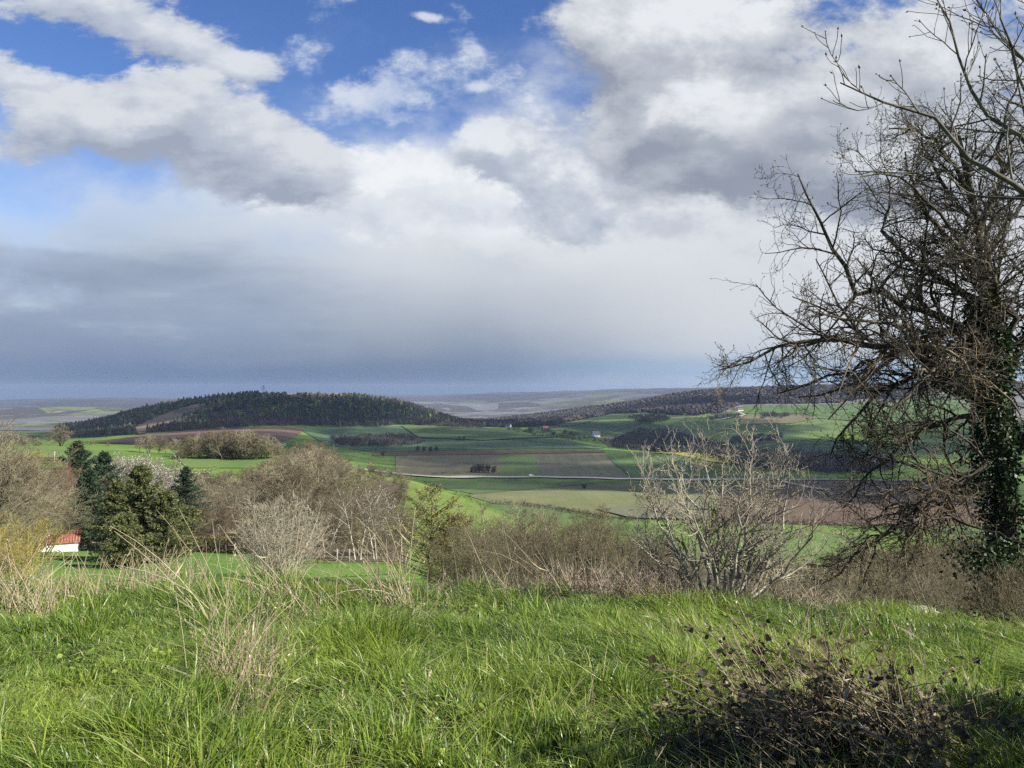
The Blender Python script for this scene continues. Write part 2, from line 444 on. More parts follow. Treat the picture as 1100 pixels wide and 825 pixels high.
def field_world(name, poly, mat, lift=None):
    pa = np.array(poly)
    lo = pa.min(0); hi = pa.max(0)
    sel = (GV[:, 0] > lo[0]) & (GV[:, 0] < hi[0]) & (GV[:, 1] > lo[1]) & (GV[:, 1] < hi[1])
    cand = GV[sel]
    cand = cand[inside(poly, cand[:, 0], cand[:, 1])]
    if len(cand) > 7000: cand = cand[::len(cand)//7000+1]
    pts = [Vector(p) for p in poly]+[Vector((c[0], c[1])) for c in cand]
    edges = [(i, (i+1) % len(poly)) for i in range(len(poly))]
    vs, es, fs, *_ = geometry.delaunay_2d_cdt(pts, edges, [], 1, 1e-4)
    v = np.array([(p.x, p.y, 0) for p in vs])
    tri = np.array([f[:3] for f in fs if len(f) == 3])
    if len(tri) == 0: print('field failed', name); return None
    cen = v[tri].mean(1)
    keep = inside(poly, cen[:, 0], cen[:, 1]); tri = tri[keep]
    d = np.hypot(v[:, 0], v[:, 1])
    v[:, 2] = H(v[:, 0], v[:, 1])+(np.maximum(.004, d*.0006) if lift is None else lift)
    # upward-facing winding
    a, b, c = v[tri[:, 0]], v[tri[:, 1]], v[tri[:, 2]]
    flip = ((b[:, 0]-a[:, 0])*(c[:, 1]-a[:, 1])-(b[:, 1]-a[:, 1])*(c[:, 0]-a[:, 0])) < 0
    tri[flip] = tri[flip][:, ::-1]
    return tag(mesh_np(name, v, [tri], mat), kind='structure')

def ribbon(name, pts, width, mat, lift=.15, seg=10.0):
    P = [np.array(p[:2]) for p in pts]
    line = []
    for a, b in zip(P[:-1], P[1:]):
        k = max(1, int(np.linalg.norm(b-a)/seg))
        for s in range(k): line.append(a+(b-a)*s/k)
    line.append(P[-1]); L = np.array(line)
    T = np.gradient(L, axis=0); T /= np.linalg.norm(T, axis=1)[:, None]
    Nn = np.stack([-T[:, 1], T[:, 0]], 1)
    v = []
    for s in (-.5, -.17, .17, .5):
        q = L+Nn*width*s; v.append(np.column_stack([q, H(q[:, 0], q[:, 1])+lift]))
    v = np.stack(v, 1); n = len(L)
    idx = np.arange(n*4).reshape(n, 4)
    q = np.stack([idx[:-1, :-1], idx[:-1, 1:], idx[1:, 1:], idx[1:, :-1]], -1).reshape(-1, 4)[:, ::-1]
    return tag(mesh_np(name, v.reshape(-1, 3), [q], mat), kind='structure')

def field_mat(name, a, b, rot=0.0, stripe=0.0, scale=.02, fs=.35, bm=0.0):
    m, t, p, o = new_mat(name)
    P = geo_pos(t)
    n = noise(t, P, scale, 6, .6)
    rows = noise(t, mapping(P, (.12, .006, 0), (0, 0, rot)), 1.0, 3)
    fine = noise(t, P, fs, 5, .7)
    rows2 = noise(t, mapping(P, (.45, .004, 0), (0, 0, rot)), 1.0, 2)
    f = n*(1-stripe)*.7+rows*(stripe*.6)+rows2*(stripe*.4)+fine*.3*(1-stripe)
    setin(t, p, 'Base Color', ramp(f.smooth(.36, .64), [(0, a), (1, b)]))
    p.inputs['Roughness'].default_value = .95; p.inputs['Specular IOR Level'].default_value = .1
    if bm: bump(t, p, fine, 1.0, bm)
    return m
FM = {
 'green': field_mat('field_green', (.065, .105, .035), (.1, .15, .048), .2, .35),
 'bluegreen': field_mat('field_bluegreen', (.055, .095, .045), (.08, .125, .058), .1, .4),
 'bright': field_mat('field_bright', (.08, .135, .036), (.13, .175, .052), .3, .3),
 'meadow': field_mat('field_meadow', (.095, .14, .032), (.145, .19, .048), .4, .15, .05, 1.2, .4),
 'olive': field_mat('field_olive', (.11, .125, .05), (.16, .155, .075), 1.5, .35),
 'oliveb': field_mat('field_brown_olive', (.115, .108, .058), (.16, .145, .08), 1.45, .5),
 'greybrown': field_mat('field_grey_brown', (.1, .105, .062), (.145, .14, .085), 0.1, .6),
 'plough': field_mat('field_plough', (.1, .065, .045), (.15, .1, .075), .1, .5),
 'redplough': field_mat('field_red_plough', (.082, .058, .038), (.13, .092, .062), 1.2, .4),
 'tan': field_mat('field_tan', (.15, .11, .07), (.23, .17, .115), .2, .3),
 'green2': field_mat('field_young_green', (.09, .135, .045), (.125, .165, .055), 1.5, .45),
 'stripes': field_mat('field_stripes', (.055, .1, .036), (.095, .145, .05), -.75, .75),
 'rape': field_mat('field_rape', (.2, .22, .04), (.34, .3, .05), .3, .3),
 'litter': noise_mat('leaf_litter', [(0, (.05, .04, .025)), (.6, (.1, .08, .05)), (1, (.13, .12, .05))], .3, 6, world=True),
 'lawn': field_mat('field_lawn', (.085, .165, .03), (.145, .225, .05), .3, .1, .12, 3.0, .25),
}
field('meadow', [(430, 524), (440, 517), (470, 526), (500, 539), (560, 562), (605, 578), (615, 590), (560, 600), (450, 600), (425, 570)], FM['meadow'], dmin=60)
field('field', [(505, 540), (600, 546), (690, 566), (700, 578), (615, 574), (560, 560)], FM['green'], dmin=250)
field('field', [(500, 532), (640, 520), (765, 519), (765, 556), (690, 560), (600, 547), (530, 541)], FM['olive'], dmin=350)
field('field', [(455, 517), (600, 518.5), (640, 519.5), (510, 531), (480, 526)], FM['green'], dmin=350)
field('field', [(640, 548), (765, 535), (765, 559), (690, 561)], FM['greybrown'], dmin=350, lift=.9)
field('meadow', [(740, 576), (800, 569), (930, 572), (950, 590), (920, 604), (800, 600), (740, 590)], FM['bright'], dmin=120)
field('field', [(770, 524), (830, 516), (1080, 519), (1100, 560), (1000, 566), (770, 562)], FM['redplough'], dmin=250)
field('field', [(1000, 568), (1110, 562), (1110, 580), (1000, 577)], FM['green'], dmin=200)
field('field', [(425, 490), (538, 488.5), (536, 511.5), (425, 511)], FM['oliveb'], dmin=600)
field('field', [(538, 488.5), (573, 488), (580, 512), (536, 511.5)], FM['green2'], dmin=600)
field('field', [(573, 488), (648, 487.5), (676, 513), (580, 512)], FM['greybrown'], dmin=600)
field('field', [(648, 487.5), (700, 487), (765, 494), (765, 514), (678, 513)], FM['stripes'], dmin=600)
field('rape_field', [(695, 486.5), (735, 487), (790, 491), (800, 501), (765, 497), (725, 489)], FM['rape'], dmin=600, lift=1.4)
field('field', [(400, 487), (520, 484), (650, 484.5), (650, 486.5), (400, 490)], FM['redplough'], dmin=700)
field('field', [(320, 460), (440, 458), (520, 461), (610, 473), (650, 482), (520, 483), (400, 486), (350, 478)], FM['bluegreen'], dmin=900)
field('field', [(430, 457.5), (520, 460.5), (600, 470), (520, 474), (450, 471)], FM['green'], dmin=1000, lift=2.6)
field('field', [(105, 476), (150, 468), (230, 460), (330, 459), (320, 468), (300, 476), (200, 480)], FM['plough'], dmin=700)
field('clearing', [(136, 464), (158, 452.5), (187, 441), (208, 435), (224, 433.5), (219, 439), (201, 448), (180, 461), (150, 467)], FM['tan'], dmin=1300, lift=2.0)
field('field', [(275, 429), (300, 424.5), (365, 425.5), (370, 428.5), (300, 429)], FM['tan'], dmin=1500, lift=2.0)
field('meadow', [(20, 479), (60, 480), (115, 484), (110, 494), (40, 495), (0, 490)], FM['bright'], dmin=180)
field('meadow', [(190, 492), (250, 489), (285, 492), (300, 503), (200, 503)], FM['bright'], dmin=180)
# right-hand slope
field('field', [(560, 463), (660, 445), (700, 445), (690, 455), (640, 470), (600, 472)], FM['green'], dmin=1500)
field('field', [(640, 470), (700, 463), (740, 466), (700, 478), (655, 480)], FM['olive'], dmin=1300)
field('field', [(690, 470), (735, 449), (775, 448), (790, 458), (740, 474), (700, 480)], FM['green'], dmin=1300)
field('field', [(735, 477), (790, 459), (900, 456), (905, 470), (830, 476)], FM['bright'], dmin=1300, lift=1.0)
field('field', [(730, 490), (800, 478), (920, 472), (960, 480), (940, 492), (830, 495)], FM['green'], dmin=1100)
field('field', [(795, 447), (860, 445), (880, 449), (850, 455), (795, 456)], FM['oliveb'], dmin=1500)
field('field', [(780, 445), (800, 436), (900, 435), (1010, 428), (1060, 440), (1000, 456), (880, 450), (862, 444)], FM['green'], dmin=1500)
field('field', [(830, 424), (1000, 420), (1100, 418), (1100, 422), (900, 427)], FM['tan'], dmin=2500, lift=3)
# garden below the crest, thicket floor
field('lawn', [(-40, 612), (20, 592), (90, 586), (190, 592), (280, 594), (330, 604), (420, 606), (430, 616), (300, 624), (60, 624), (-40, 630)], FM['lawn'], dmin=30)
field('thicket_floor', [(130, 575), (180, 530), (210, 517), (300, 516), (395, 512), (440, 522), (430, 560), (440, 604), (350, 602), (280, 592), (190, 590)], FM['litter'], dmin=60)
field('thicket_floor', [(500, 612), (600, 602), (700, 604), (900, 622), (1080, 628), (1100, 652), (900, 648), (700, 640), (520, 632)], FM['litter'], dmin=26)

# road through the valley and the pale farm tracks
M['road'] = noise_mat('road_surface', [(0, (.4, .36, .29)), (1, (.5, .45, .37))], .3, 4, world=True)
M['track'] = noise_mat('track_surface', [(0, (.4, .35, .27)), (1, (.55, .5, .4))], .4, 5, world=True)
ribbon('road', [((x-CX)/F*805, 805-(x-600)*.02) for x in range(380, 1000, 20)], 14, M['road'], 1.2)
tw = unproj([826, 840, 856, 872, 890], [513, 518, 522, 525.5, 528], 350)
ribbon('track', tw, 6, M['track'], 1.6)
tw = unproj([768, 785, 800, 790], [452, 449, 446, 442], 1500)
ribbon('track', tw, 9, M['track'], 2.2)
tw = unproj([8, 30, 50, 66], [494, 493.5, 493, 493], 150)
ribbon('lane', tw, 4, M['track'], .3)

# ------------------------------------------------------------------ branching plants
def spawn(P, Rr, m, rng, t0=.25, t1=1.0, ang=45, angsd=10, lr=.6, k=5, rr=.6, wig=.12, trop=0.0, tipr=.25, minr=.001, tmpow=.5, down=0.0):
    """m children on every parent polyline P (N,k,3)"""
    N, kp, _ = P.shape
    t = t0+(t1-t0)*((np.arange(m)[None]+rng.random((N, m)))/m)
    fi = np.clip(t*(kp-1), 0, kp-1.001); i0 = fi.astype(int); fr = (fi-i0)[..., None]
    n = np.arange(N)[:, None]
    st = P[n, i0]*(1-fr)+P[n, i0+1]*fr
    r0 = Rr[n, i0]*(1-fr[..., 0])+Rr[n, i0+1]*fr[..., 0]
    tg = norm(P[n, i0+1]-P[n, i0])
    u = norm(np.cross(tg, rng.normal(size=tg.shape)))
    a = np.radians(ang+angsd*rng.normal(size=(N, m)))[..., None]
    d = norm(np.cos(a)*tg+np.sin(a)*u)
    plen = np.linalg.norm(np.diff(P, axis=1), axis=2).sum(1)[:, None]
    L = plen*lr*(1-tmpow*(t-t0)/(1-t0+1e-6))*(.65+.7*rng.random((N, m)))
    st = st.reshape(-1, 3); d = d.reshape(-1, 3); L = L.ravel(); r0 = np.maximum(r0.ravel()*rr, minr)
    out = np.empty((len(st), k, 3)); out[:, 0] = st
    for s in range(1, k):
        d = norm(d+rng.normal(size=d.shape)*wig+np.array([0, 0, trop])-np.array([0, 0, down*s/k]))
        out[:, s] = out[:, s-1]+d*(L/(k-1))[:, None]
    rad = r0[:, None]*np.linspace(1, tipr, k)[None]
    return out, np.maximum(rad, minr*.8)

def resample(pts, k):
    pts = np.asarray(pts, float); s = np.concatenate([[0], np.cumsum(np.linalg.norm(np.diff(pts, axis=0), axis=1))])
    u = np.linspace(0, s[-1], k)
    return np.stack([np.interp(u, s, pts[:, i]) for i in range(3)], 1)

def stems(n, h, rng, spread=.2, base=.1, k=7, wig=.08, r=.05):
    a = rng.random(n)*2*np.pi; b = rng.random(n)**.5*base
    st = np.stack([np.cos(a)*b, np.sin(a)*b, np.full(n, -.25)], 1)
    lean = spread*(.3+.7*rng.random(n))
    d = norm(np.stack([np.cos(a)*lean, np.sin(a)*lean, np.ones(n)], 1))
    L = h*(.75+.25*rng.random(n))
    out = np.empty((n, k, 3)); out[:, 0] = st
    for s in range(1, k):
        d = norm(d+rng.normal(size=d.shape)*wig+np.array([0, 0, .06]))
        out[:, s] = out[:, s-1]+d*(L/(k-1))[:, None]
    return out, r*(.7+.5*rng.random(n))[:, None]*np.linspace(1, .25, k)[None]

def bare_plant(seed, h=8.0, nst=1, spread=.15, base=.1, r=.12, c1=11, c2=7, c3=6, c4=0, l1=.55, a1=55, wig=.1, trop=.05, t0=.25, twig=.006, lr2=.55, lr3=.55):
    rng = np.random.default_rng(seed)
    P0, R0 = stems(nst, h, rng, spread, base, r=r)
    P1, R1 = spawn(P0, R0, c1, rng, t0, 1, a1, 12, l1, 6, .6, wig, trop, .3, twig)
    P2, R2 = spawn(P1, R1, c2, rng, .2, 1, 45, 12, lr2, 5, .6, wig*1.2, trop, .35, twig)
    P3, R3 = spawn(P2, R2, c3, rng, .15, 1, 42, 12, lr3, 4, .6, wig*1.4, trop, .4, twig)
    tr, tw = Acc(), Acc()
    tubes(tr, P0, R0, 6); tubes(tr, P1, R1, 4)
    tubes(tw, P2, R2, 3); tubes(tw, P3, R3, 3)
    tips = P3
    if c4:
        P4, R4 = spawn(P3, R3, c4, rng, .2, 1, 40, 12, .6, 3, .7, wig*1.4, trop, .5, twig*.9)
        tubes(tw, P4, R4, 3); tips = P4
    # height is normalised to 1 at build time by the caller's scale
    top = np.concatenate(tw.v)[:, 2]
    return tr, tw, tips, float(np.percentile(top, 99.7))

PROTO = {}
def make_plant(kind, name, trunk_mat, twig_mat, extra=None, **kw):
    """first plant of a kind: an Empty with its trunk and its twigs; kept as the source of the copies"""
    tr, tw, tips, top = bare_plant(**kw)
    PROTO[kind] = dict(name=name, top=top, used=False, tr=tr, tw=tw, tips=tips, tm=trunk_mat, wm=twig_mat, extra=extra, src=None)

def plant(kind, loc, h, rz, label, cat, group=None, wide=1.0, twigmat=None):
    p = PROTO[kind]; s = h/p['top']
    o = empty(p['name'], loc, rz, (s*wide, s*wide, s))
    tag(o, label, cat, group)
    if p['src'] is None:
        a = p['tr'].build('trunk', p['tm'], o); b = p['tw'].build('twigs', p['wm'], o)
        p['src'] = [a, b]
        if p['extra']:
            nm, mat, n, size, seed = p['extra']
            rng = np.random.default_rng(seed); acc = Acc()
            T = p['tips']; pick = rng.integers(0, len(T), n)
            c = T[pick, -1]*.6+T[pick, -2]*.4+rng.normal(size=(n, 3))*size*.8
            leaves(acc, c, size*(.6+.8*rng.random(n)), rng, tint=rng.random(n), aspect=.8)
            p['src'].append(acc.build(nm, mat, o))
    else:
        for ch in p['src']:
            c = ch.copy(); COL.objects.link(c); c.parent = o
    if twigmat:
        pass
    return o

make_plant('round_a', 'bare_tree', M['twig_mid'], M['twig_mid'], seed=1, h=8, r=.16, c1=16, c2=9, c3=8, c4=3, l1=.6, a1=52, t0=.16, twig=.014, trop=.06)
make_plant('round_b', 'bare_tree', M['twig_mid'], M['twig_mid'], seed=2, h=8, nst=3, spread=.35, base=.3, r=.12, c1=11, c2=8, c3=7, c4=3, l1=.5, a1=48, t0=.12, twig=.014, trop=.07)
make_plant('round_c', 'bare_tree', M['twig_brown'], M['twig_brown'], seed=3, h=8, nst=2, spread=.25, base=.2, r=.13, c1=13, c2=8, c3=8, c4=3, l1=.55, a1=55, t0=.12, twig=.013, trop=.04)
make_plant('dark', 'bare_tree', M['twig_brown'], M['twig_brown'], seed=4, h=8, r=.15, c1=14, c2=8, c3=6, c4=2, l1=.5, a1=48, t0=.2, twig=.01, trop=.08)
make_plant('far', 'dark_tree', M['twig_dark'], M['twig_dark'], seed=41, h=8, nst=3, spread=.3, base=.4, r=.2, c1=11, c2=8, c3=6, l1=.5, a1=45, t0=.1, twig=.05, trop=.08)
make_plant('shrub', 'bare_shrub', M['twig_brown'], M['twig_brown'], seed=5, h=4, nst=9, spread=.5, base=.5, r=.035, c1=8, c2=6, c3=5, l1=.5, a1=35, t0=.2, twig=.005, trop=.08)
make_plant('shrub_o', 'bare_shrub', M['twig_olive'], M['twig_olive'], ('young_leaves', M['young_leaf'], 260, .05, 8), seed=26, h=4, nst=7, spread=.55, base=.5, r=.035, c1=8, c2=6, c3=5, l1=.5, a1=38, t0=.2, twig=.005, trop=.07)
make_plant('shrub_g', 'bare_shrub', M['twig_mid'], M['twig_mid'], seed=6, h=4, nst=11, spread=.75, base=.6, r=.03, c1=8, c2=6, c3=5, l1=.5, a1=38, t0=.15, twig=.005, trop=.05)
make_plant('thin', 'slender_tree', M['bark_pale'], M['twig_brown'], seed=8, h=8, nst=2, spread=.2, base=.3, r=.085, c1=14, c2=7, c3=5, c4=2, l1=.36, a1=45, t0=.3, twig=.006, trop=.06)
make_plant('pale', 'pale_shrub', M['twig_pale'], M['twig_pale'], seed=9, h=3.4, nst=14, spread=.7, base=.45, r=.032, c1=8, c2=6, c3=4, l1=.5, a1=34, t0=.15, twig=.006, trop=.06)
make_plant('red', 'reddish_tree', M['bark_pale'], M['twig_red'], seed=10, h=8, nst=4, spread=.3, base=.5, r=.09, c1=13, c2=8, c3=6, c4=3, l1=.42, a1=40, t0=.2, twig=.007, trop=.09)
make_plant('big', 'bare_tree', M['bark_grey'], M['twig_mid'], seed=12, h=10, nst=3, spread=.45, base=.4, r=.16, c1=13, c2=10, c3=8, c4=4, l1=.55, a1=50, t0=.1, twig=.012, trop=.05)
make_plant('white', 'blossoming_shrub', M['twig_brown'], M['twig_brown'], ('blossom', M['blossom'], 2900, .06, 5), seed=13, h=4, nst=7, spread=.6, base=.5, r=.04, c1=8, c2=7, c3=6, l1=.5, a1=40, t0=.2, twig=.006, trop=.04)
make_plant('leafing', 'budding_tree', M['twig_mid'], M['twig_mid'], ('young_leaves', M['young_leaf'], 3500, .11, 6), seed=14, h=7, nst=2, spread=.25, base=.2, r=.1, c1=12, c2=7, c3=6, c4=2, l1=.5, a1=48, t0=.2, twig=.008, trop=.06)
make_plant('yellow', 'willow_shrub', M['twig_yellow'], M['twig_yellow'], ('catkins', M['young_leaf'], 1500, .04, 7), seed=15, h=3, nst=16, spread=.7, base=.5, r=.025, c1=9, c2=6, c3=5, l1=.45, a1=32, t0=.15, twig=.004, trop=.1)
make_plant('stemmy', 'bare_shrub', M['twig_dark'], M['twig_brown'], seed=16, h=4.5, nst=6, spread=.4, base=.5, r=.05, c1=7, c2=6, c3=5, c4=2, l1=.45, a1=38, t0=.25, twig=.0045, trop=.07)

def hgt(px, d, ytop):
    g = gpt(px, d)
    return g, max(.6, EYE-(ytop-HY)/F*d-g.z)

rp = random.Random(5)
# --- far hedgerow on the left shelf, and the round trees beside the pasture
HR = 'bare trees of the hedgerow behind the far left pasture'
for i, (px, d, yt) in enumerate([(150, 300, 470), (160, 296, 466), (170, 292, 468), (178, 290, 471), (188, 286, 470), (197, 268, 466), (206, 266, 469), (214, 264, 466), (222, 262, 462), (231, 262, 464), (240, 260, 460), (250, 262, 463), (259, 260, 461), (267, 258, 462), (276, 260, 465), (285, 258, 466), (293, 260, 470), (210, 276, 468), (228, 274, 463), (246, 272, 462), (263, 270, 462), (281, 272, 467), (300, 262, 474), (236, 268, 470), (254, 266, 470), (271, 268, 471)]):
    g, h = hgt(px, d, yt)
    plant(['round_a', 'round_b', 'round_c'][i % 3], g, h, rp.random()*6, 'pale grey bare round-topped tree in the hedgerow behind the far left pasture', 'tree', HR, 1.25)
for i in range(16):
    px = 192+i*7.3; g, h = hgt(px, 259+rp.random()*10, 478+rp.random()*5)
    plant('round_c', g, h, i, 'low brown bush filling the foot of the hedgerow behind the far left pasture', 'bush', 'low bushes at the foot of the far hedgerow', 1.6)
g, h = hgt(66, 330, 457); plant('round_b', g, h, 1, 'lone round bare tree standing at the far edge of the bright left pasture', 'tree', None, 2.1)
for px, d, yt, l in [(40, 345, 470, 'low bare tree left of the lone round tree beyond the pasture'), (100, 335, 472, 'small pale bare shrub right of the lone round tree beyond the pasture'), (116, 335, 475, 'smallest pale bare shrub at the right end of the far pasture edge'), (26, 350, 466, 'dark bare tree at the left end of the far pasture edge')]:
    g, h = hgt(px, d, yt); plant('round_b', g, h, px, l, 'tree', None, 1.9)
# --- the thicket of grey bare trees, from the middle distance to the crest
OUT = [(200, 501), (215, 500), (240, 501), (265, 501), (285, 492), (300, 483), (320, 473), (345, 473), (362, 484), (380, 495), (396, 494), (412, 500), (430, 499), (442, 508)]
TG = 'grey bare trees of the thicket below the left shelf'
row = 0
for d0, dx, lift in [(228, 10, 0), (205, 10, 3), (178, 11, 9), (150, 12, 18), (122, 13, 32), (98, 14, 46), (80, 17, 58)]:
    x = 190+rp.random()*8 if d0 > 100 else 215
    while x < 440:
        d = d0*(.94+.12*rp.random()); 
        yt = np.interp(x, *zip(*OUT))+lift*(.6+.7*rp.random())+rp.random()*5
        if d0 < 100 and x > 380: yt += 10
        g, h = hgt(x, d, yt)
        h = min(h, 13.5)
        far_left = x < 290
        k = rp.choice(['round_a', 'round_b', 'round_c', 'round_b'] if d0 > 130 else ['round_b', 'round_c', 'dark', 'thin', 'shrub_g'])
        lab = ['pale grey bare tree with a rounded crown in the top rows of the thicket', 'grey-brown bare tree in the middle rows of the thicket', 'brown bare tree in the low front rows of the thicket above the lawn'][0 if d0 > 150 else 1 if d0 > 100 else 2]
        plant(k, g, h, rp.random()*6, lab, 'tree', ['top', 'middle', 'front'][0 if d0 > 150 else 1 if d0 > 100 else 2]+' rows of the bare thicket', 1.0+.35*rp.random())
        x += dx*(.75+.5*rp.random())
# trees behind the conifers on the left
for i, (px, d, yt, k) in enumerate([(118, 196, 488, 'white'), (131, 192, 487, 'white'), (144, 188, 489, 'white'), (157, 184, 490, 'white'), (169, 180, 494, 'white'), (181, 178, 498, 'white'), (152, 170, 502, 'white'), (191, 172, 505, 'white'), (174, 160, 510, 'white')]):
    g, h = hgt(px, d, yt)
    plant(k, g, h, i*1.3, 'white blossoming blackthorn in the hedge behind the dark conifers', 'shrub', 'white blossoming shrubs behind the conifers', 1.5)
g, h = hgt(403, 78, 521); plant('white', g, h, 2, 'white blossoming shrub among the grey trees at the right end of the thicket', 'shrub', None, .6)
for px, d, yt, l in [(372, 130, 507, 'yellow-green budding tree left of the white shrub in the thicket'), (390, 82, 545, 'yellow-green budding tree low in front of the thicket')]:
    g, h = hgt(px, d, yt); plant('leafing', g, h, 1, l, 'tree', None, 1.1)
# slender dark trees above the lawn
for px, d, yt, l in [(384, 66, 512, 'slender dark bare tree with a pale trunk foot at the right end of the lawn'), (405, 68, 520, 'second slender bare tree, right of the one with the pale foot'), (432, 60, 530, 'slender bare tree beside the yellowish larch'), (350, 72, 535, 'slender bare tree at the back edge of the lawn')]:
    g, h = hgt(px, d, yt); plant('thin', g, h, px, l, 'tree', None, 1.1)
# left edge
for px, d, yt, k, l, w in [(-22, 58, 446, 'big', 'large bare grey tree cut by the left edge of the view', 1.1), (24, 66, 476, 'big', 'large bare grey tree above the red-roofed shed', 1.15), (2, 74, 488, 'big', 'bare grey tree between the two largest ones at the left edge', 1.2), (44, 90, 500, 'round_b', 'dense grey bare tree behind the reddish ones', 1.3), (48, 80, 497, 'red', 'reddish-brown bare tree with pale stems left of the dark spruce', 1.15), (72, 84, 500, 'red', 'reddish bare tree touching the dark spruce', 1.1), (-5, 46, 520, 'shrub_g', 'grey bare shrub at the left edge behind the yellowish willow', 1.3), (36, 72, 525, 'shrub_g', 'dense grey bare shrub behind the red-roofed shed', 1.5), (8, 100, 492, 'round_b', 'grey bare tree beyond the large trees at the left edge', 1.2)]:
    g, h = hgt(px, d, yt); plant(k, g, h, px*.1, l, 'tree' if k in ('big', 'red', 'round_b') else 'shrub', None, w)
g, h = hgt(4, 34, 556); plant('yellow', g, h, 0, 'yellowish willow shrub at the left edge behind the tall dry grass', 'shrub', None, 1.3)
g, h = hgt(36, 240, 484); plant('yellow', g, h, 1, 'small yellow shrub by the far lane on the left', 'shrub', None, 1.5)
g, h = hgt(292, 42, 528); plant('pale', g, h, 2, 'pale sunlit many-stemmed bare shrub in the middle of the lawn edge', 'shrub', None, 1.05)
g, h = hgt(312, 48, 560); plant('pale', g, h, 4, 'smaller pale bare shrub right of the pale many-stemmed one', 'shrub', None, 1.2)
g, h = hgt(345, 60, 578); plant('shrub', g, h, 4, 'low tangled bare shrub at the back of the lawn', 'shrub', None, 1.6)
# scrub along the crest, centre
SC = 'bare scrub behind the grass crest'
for i, (px, d, yt, k) in enumerate([(500, 30, 562, 'shrub_o'), (516, 34, 556, 'stemmy'), (530, 33, 542, 'shrub_g'), (545, 26, 580, 'shrub_o'), (558, 31, 560, 'shrub'), (572, 26, 586, 'shrub_g'), (586, 34, 550, 'shrub_o'), (600, 28, 548, 'stemmy'), (614, 30, 574, 'shrub'), (628, 27, 542, 'shrub_o'), (642, 33, 560, 'stemmy'), (656, 29, 570, 'shrub_g'), (668, 32, 552, 'shrub_o'), (684, 28, 576, 'shrub'), (488, 36, 566, 'shrub_o'), (548, 40, 556, 'shrub_o'), (606, 40, 554, 'shrub_g'), (634, 38, 564, 'shrub_o'), (660, 42, 560, 'shrub_o'), (576, 42, 562, 'stemmy'), (524, 44, 564, 'shrub_o')]):
    g, h = hgt(px, d, yt)
    plant(k, g, h, i*1.7, {'shrub': 'brown bare shrub in the row behind the grass crest at the centre', 'shrub_g': 'pale grey bare shrub in the row behind the grass crest at the centre', 'shrub_o': 'olive-tinged bare shrub in the row behind the grass crest at the centre', 'stemmy': 'dark upright-stemmed bare shrub in the row behind the grass crest at the centre'}[k], 'shrub', SC+', '+{'shrub': 'brown', 'shrub_g': 'grey', 'shrub_o': 'olive', 'stemmy': 'dark'}[k]+' ones', 1.0)
SB = random.Random(3)
for i in range(78):
    px = 470+SB.random()*600; d = 42+SB.random()*60; yt = np.interp(px, [470, 530, 560, 640, 700, 760, 860, 930, 1060], [564, 562, 562, 558, 568, 588, 598, 588, 572])+SB.random()*16
    g, h = hgt(px, d, yt); k = SB.choice(['shrub', 'shrub_o', 'shrub_g', 'round_c', 'dark'])
    plant(k, g, min(h, 9), SB.random()*6, 'bare grey-brown tree or tall shrub in the wooded hollow below the grass crest', 'tree', 'trees of the hollow below the crest', 1.5)
for i, (px, d, yt, k, l) in enumerate([(523, 36, 534, 'thin', 'slender bare tree standing up from the left of the centre scrub'), (604, 34, 540, 'thin', 'slender forked bare tree in the middle of the centre scrub'), (645, 36, 544, 'dark', 'dark bare tree at the right of the centre scrub'), (560, 38, 548, 'dark', 'dark bare tree left of the middle of the centre scrub')]):
    g, h = hgt(px, d, yt); plant(k, g, h, i*2.3, l, 'tree', None, 1.0)
for i, (px, d, yt) in enumerate([(850, 30, 590), (880, 27, 594), (915, 34, 590), (945, 40, 580), (972, 36, 582), (1000, 44, 576), (1030, 38, 572), (900, 48, 594), (960, 52, 582), (930, 30, 600), (1015, 30, 590), (985, 60, 584), (1045, 46, 565), (870, 55, 602), (700, 36, 582), (730, 40, 592), (820, 38, 596), (790, 46, 598), (850, 48, 604)]):
    g, h = hgt(px, d, yt)
    plant(['shrub', 'shrub_g', 'stemmy'][i % 3], g, h, i*2.1, 'grey bare shrub in the scrub under the ivy-clad tree', 'shrub', 'bare scrub below the ivy-clad tree', 1.35)
g, h = hgt(1082, 15.2, 604); plant('shrub_g', g, h, 1, 'low grey thorny shrub at the foot of the ivy-clad tree', 'shrub', None, 1.2)
g, h = hgt(1112, 14, 590); plant('shrub', g, h, 2, 'brown bare shrub at the right edge beside the ivy-clad tree', 'shrub', None, 1.2)
# dark clumps and lone bush out in the valley
for i, (px, d, yt) in enumerate([(506, 850, 501), (510, 845, 499), (515, 850, 498), (520, 846, 498), (525, 850, 499), (530, 846, 500), (513, 856, 499), (523, 858, 499)]):
    g, h = hgt(px, d, yt); plant('far', g, h, i, 'dark bare tree in the small clump above the valley road', 'tree', 'clump of trees above the valley road', 1.2)
g, h = hgt(627, 640, 526); plant('far', g, max(h, 4.5), 1, 'lone dark bush in the olive field below the road', 'bush', None, 1.6)
for i, (px, yy) in enumerate([(448, 484), (455, 485), (463, 485), (470, 484.5), (412, 490), (498, 473), (493, 473)]):
    w = unproj([px], [yy+1], 700)[0]
    plant('far', Vector(w), 9, i, 'small dark tree on the green valley fields under the wooded hill', 'tree', 'scattered trees on the green valley fields', 1.3)

